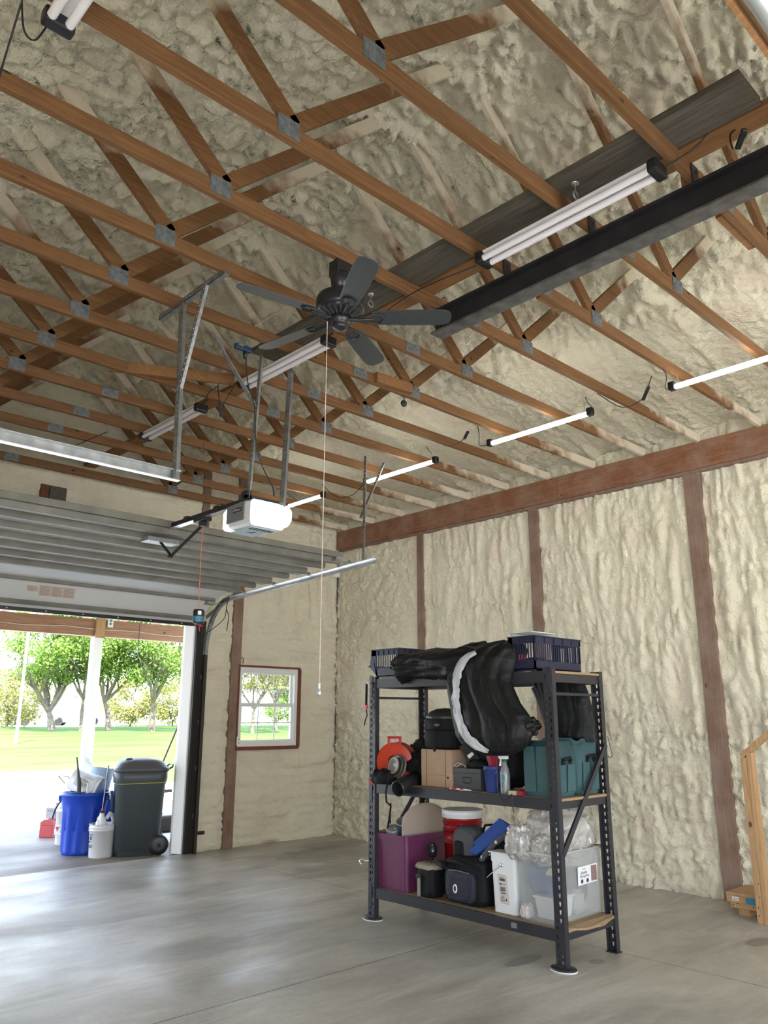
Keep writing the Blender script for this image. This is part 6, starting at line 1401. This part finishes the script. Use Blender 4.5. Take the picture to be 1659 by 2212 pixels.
def tree(label, px, dist_y, H, trunk_h, crown_r, nleaf, leafm, seed, base_py=None, cat='tree', low=.0, lean=0, leaf=.105, crown_z=None, rt=None, fork=5):
    rnd = random.Random(seed); p = at(px, 1575, y=dist_y); x, y = p.x, dist_y; z = lawn_z(x, y)-.05
    t = T(cat, label, cat, (x, y, z), group='trees on the lawn'); tips = []
    mb = MB(); r0 = rt or H*.022
    def branch(p0, d, L, r, lev):
        n = 5; pts = [p0]; q = p0.copy(); dd = d.copy()
        for i in range(n):
            dd = (dd+Vector((rnd.uniform(-.18, .18), rnd.uniform(-.18, .18), rnd.uniform(0, .16)))).normalized(); q = q+dd*L/n; pts.append(q)
        mb.tube(pts, [r*(1-.6*i/n) for i in range(n+1)], 7 if lev < 2 else 4, cap=False); tips.append(q)
        if lev < 3:
            for k in range(4 if lev else fork):
                f_ = rnd.uniform(.45, 1) if lev else rnd.uniform(.8, 1); b_ = pts[min(n, int(f_*n))]; a = rnd.uniform(0, 6.28)
                s_ = rnd.uniform(.45, .95); nd = (dd*.7+Vector((math.cos(a)*s_, math.sin(a)*s_, rnd.uniform(.1, .5)))).normalized()
                branch(b_, nd, L*rnd.uniform(.55, .8) if lev else H*.3, r*.5, lev+1)
    branch(Vector((0, 0, 0)), Vector((lean, 0, 1)), trunk_h, r0, 0)
    mb.build('trunk', M['bark'], t)
    cz = crown_z or (H*.60); mb = MB(); v = []; f = []; cl = []
    for i in range(70):
        a, b_ = rnd.uniform(0, 6.28), math.acos(rnd.uniform(-1, 1)); rr = rnd.uniform(.45, 1)**.5
        cl.append((math.cos(a)*math.sin(b_)*crown_r*rr, math.sin(a)*math.sin(b_)*crown_r*rr, cz+math.cos(b_)*(H-cz)*rr*(1 if math.cos(b_) > 0 else .75), crown_r*rnd.uniform(.16, .30)))
    for i in range(nleaf):
        c_ = cl[rnd.randrange(len(cl))]; g = Vector((rnd.gauss(0, 1), rnd.gauss(0, 1), rnd.gauss(0, .7)))*c_[3]*.6
        q = Vector(c_[:3])+g; a1 = Vector((rnd.uniform(-1, 1), rnd.uniform(-1, 1), rnd.uniform(-1, 1))).normalized(); a2 = a1.cross(Vector((rnd.uniform(-1, 1), rnd.uniform(-1, 1), rnd.uniform(-1, 1)))).normalized(); s_ = leaf*rnd.uniform(.6, 1.3)
        k = len(v); v += [q-a1*s_, q+a2*s_*.5, q+a1*s_, q-a2*s_*.5]; f.append((k, k+1, k+2, k+3))
    mb.add(v, f); mb.build('foliage', M[leafm], t); return t
tree('broad light green tree with a forked trunk left of the porch post', 112, 42, 9.5, 1.6, 3.4, 15300, 'leaf', 1, rt=.28, fork=7)
tree('green tree with a slim straight trunk just left of the porch post', 174, 42, 10, 2.6, 2.6, 13600, 'leaf', 2, rt=.17)
tree('green tree with a spreading trunk just right of the porch post', 234, 42, 10, 2.4, 3.1, 15300, 'leaf', 3, rt=.22, fork=6)
tree('green tree with a thick pale trunk next to the door jamb', 328, 40, 9.5, 2.4, 3.2, 15300, 'leaf', 4, rt=.25, fork=6)
tree('yellow-orange tree seen through the upper panes of the window', 595, 40, 10.5, 2.6, 3.6, 11900, 'leaf_o', 5, rt=.2)
tree('yellow green tree at the left of the window view', 545, 36, 8.5, 2.0, 2.2, 8500, 'leaf_y', 6, rt=.16)
tree('green tree seen through the middle panes of the window', 640, 46, 8.0, 1.6, 3.2, 10200, 'leaf', 7, rt=.2)
tree('low yellow green shrub at the far left edge of the doorway view', 15, 50, 4.2, .5, 2.4, 8500, 'leaf_y', 8, rt=.08, cat='shrub', crown_z=2)
tree('low pale shrub behind the two right hand trees', 280, 52, 3.8, .5, 2.2, 6800, 'leaf_y', 9, rt=.08, cat='shrub', crown_z=1.9)
tree('low pale shrub right behind the thick trunk by the jamb', 372, 50, 4.2, .5, 2.2, 6800, 'leaf_y', 10, rt=.08, cat='shrub', crown_z=2)
tree('green bush filling the lower window view at the right', 620, 60, 3.0, .4, 2.4, 5950, 'leaf', 11, rt=.08, cat='shrub', crown_z=1.5)
zg = lawn_z(0, 60)
mb = MB(); mb.box(-30, 60, 52, 57, zg-.1, zg+.07); S(mb.build('ground_road', M['drive']))
def house(label, px0, px1, Y, h, wallm, roofh, wins, roofm='roof_pale'):
    a, b2 = at(px0, 1560, y=Y), at(px1, 1560, y=Y); x0, x1 = a.x, b2.x
    t = T('house', label, 'house', ((x0+x1)/2, Y, zg)); mb = MB(); mb.box(x0, x1, Y, Y+8, zg, zg+h); mb.build('walls', wallm, t, world=True)
    mb = MB(); mb.prism([(x0-.4, Y-.5, zg+h), (x0-.4, Y+8.5, zg+h), (x0-.4, Y+4, zg+h+roofh)], (x1-x0+.8, 0, 0)); mb.build('roof', plast(roofm, (.62, .64, .66), .8), t, world=True)
    for (f0, f1, z0, z1) in wins:
        mb = MB(); mb.box(x0+(x1-x0)*f0, x0+(x1-x0)*f1, Y-.05, Y, zg+z0, zg+z1); wn = mb.build('window', M['vinyl_white'], t, world=True)
        mb = MB(); xa, xb = x0+(x1-x0)*f0, x0+(x1-x0)*f1; mb.box(xa+.1, xb-.1, Y-.07, Y-.05, zg+z0+.1, zg+(z0+z1)/2-.05); mb.box(xa+.1, xb-.1, Y-.07, Y-.05, zg+(z0+z1)/2+.05, zg+z1-.1); mb.build('pane', plast('pane_dark', (.12, .14, .20), .2), wn, world=True)
siding = mat('siding', (.45, .47, .33), .7); white_w = mat('white_siding', (.80, .80, .78), .7)
house('pale green sided house behind the forked tree at the left', 42, 73, 66, 3.0, siding, 1.2, [(.25, .45, 1.3, 2.5)])
house('white house with a small blue window behind the left trees', 78, 196, 68, 3.2, white_w, 2.2, [(.62, .72, 1.6, 2.7)])
house('low white garage with dark door panes behind the porch post', 200, 268, 70, 1.7, white_w, 1.6, [(.05, .2, .5, 1.1), (.3, .42, .5, 1.1), (.5, .6, .5, 1.1), (.68, .95, .5, 1.1)])
house('white house glimpsed through the lower window panes', 545, 625, 72, 2.2, white_w, 1.4, [(.1, .25, .6, 1.5), (.4, .5, .6, 1.5), (.7, .8, .6, 1.5)])
def car(label, px, Y):
    p = at(px, 1565, y=Y); t = T('car', label, 'car', (p.x, Y, zg+.07)); mb = MB()
    mb.prism([(-2.2, 0, .25), (2.2, 0, .25), (2.2, 0, .75), (1.5, 0, .85), (.9, 0, 1.3), (-1.0, 0, 1.32), (-1.7, 0, .88), (-2.2, 0, .8)], (0, 1.7, 0)); mb.build('body', M['vinyl_white'], t, bevel=.08)
    mb = MB(); mb.prism([(-.95, -.02, .88), (.8, -.02, .88), (.75, -.02, 1.22), (-.85, -.02, 1.24)], (0, .02, 0)); mb.build('side_glass', M['pane_dark'], t)
    for x in (-1.4, 1.4): mb = MB(); mb.lathe([(.0001, -.05), (.2, -.05), (.32, 0), (.32, .15), (.0001, .15)], 18, (x, 0, .32), 'y'); mb.build('wheel', M['black_plastic'], t)
car('white car parked on the road left of the porch post', 165, 53); car('white car parked behind the forked tree at the left', 95, 54.2)
t = T('utility_pole', 'thin white pole standing on the lawn at the far left', 'pole', (at(37, 1580, y=30).x, 30, lawn_z(0, 30)-.05))
mb = MB(); mb.tube([(0, 0, 0), (0, 0, 5.5)], [.07, .06], 12); mb.build('shaft', M['vinyl_white'], t); mb = MB(); mb.box(.15, .42, -.1, .1, 3.75, 4.05); mb.box(.03, .2, -.03, .03, 3.85, 3.9); mb.build('lamp_box', M['steel_grey'], t)
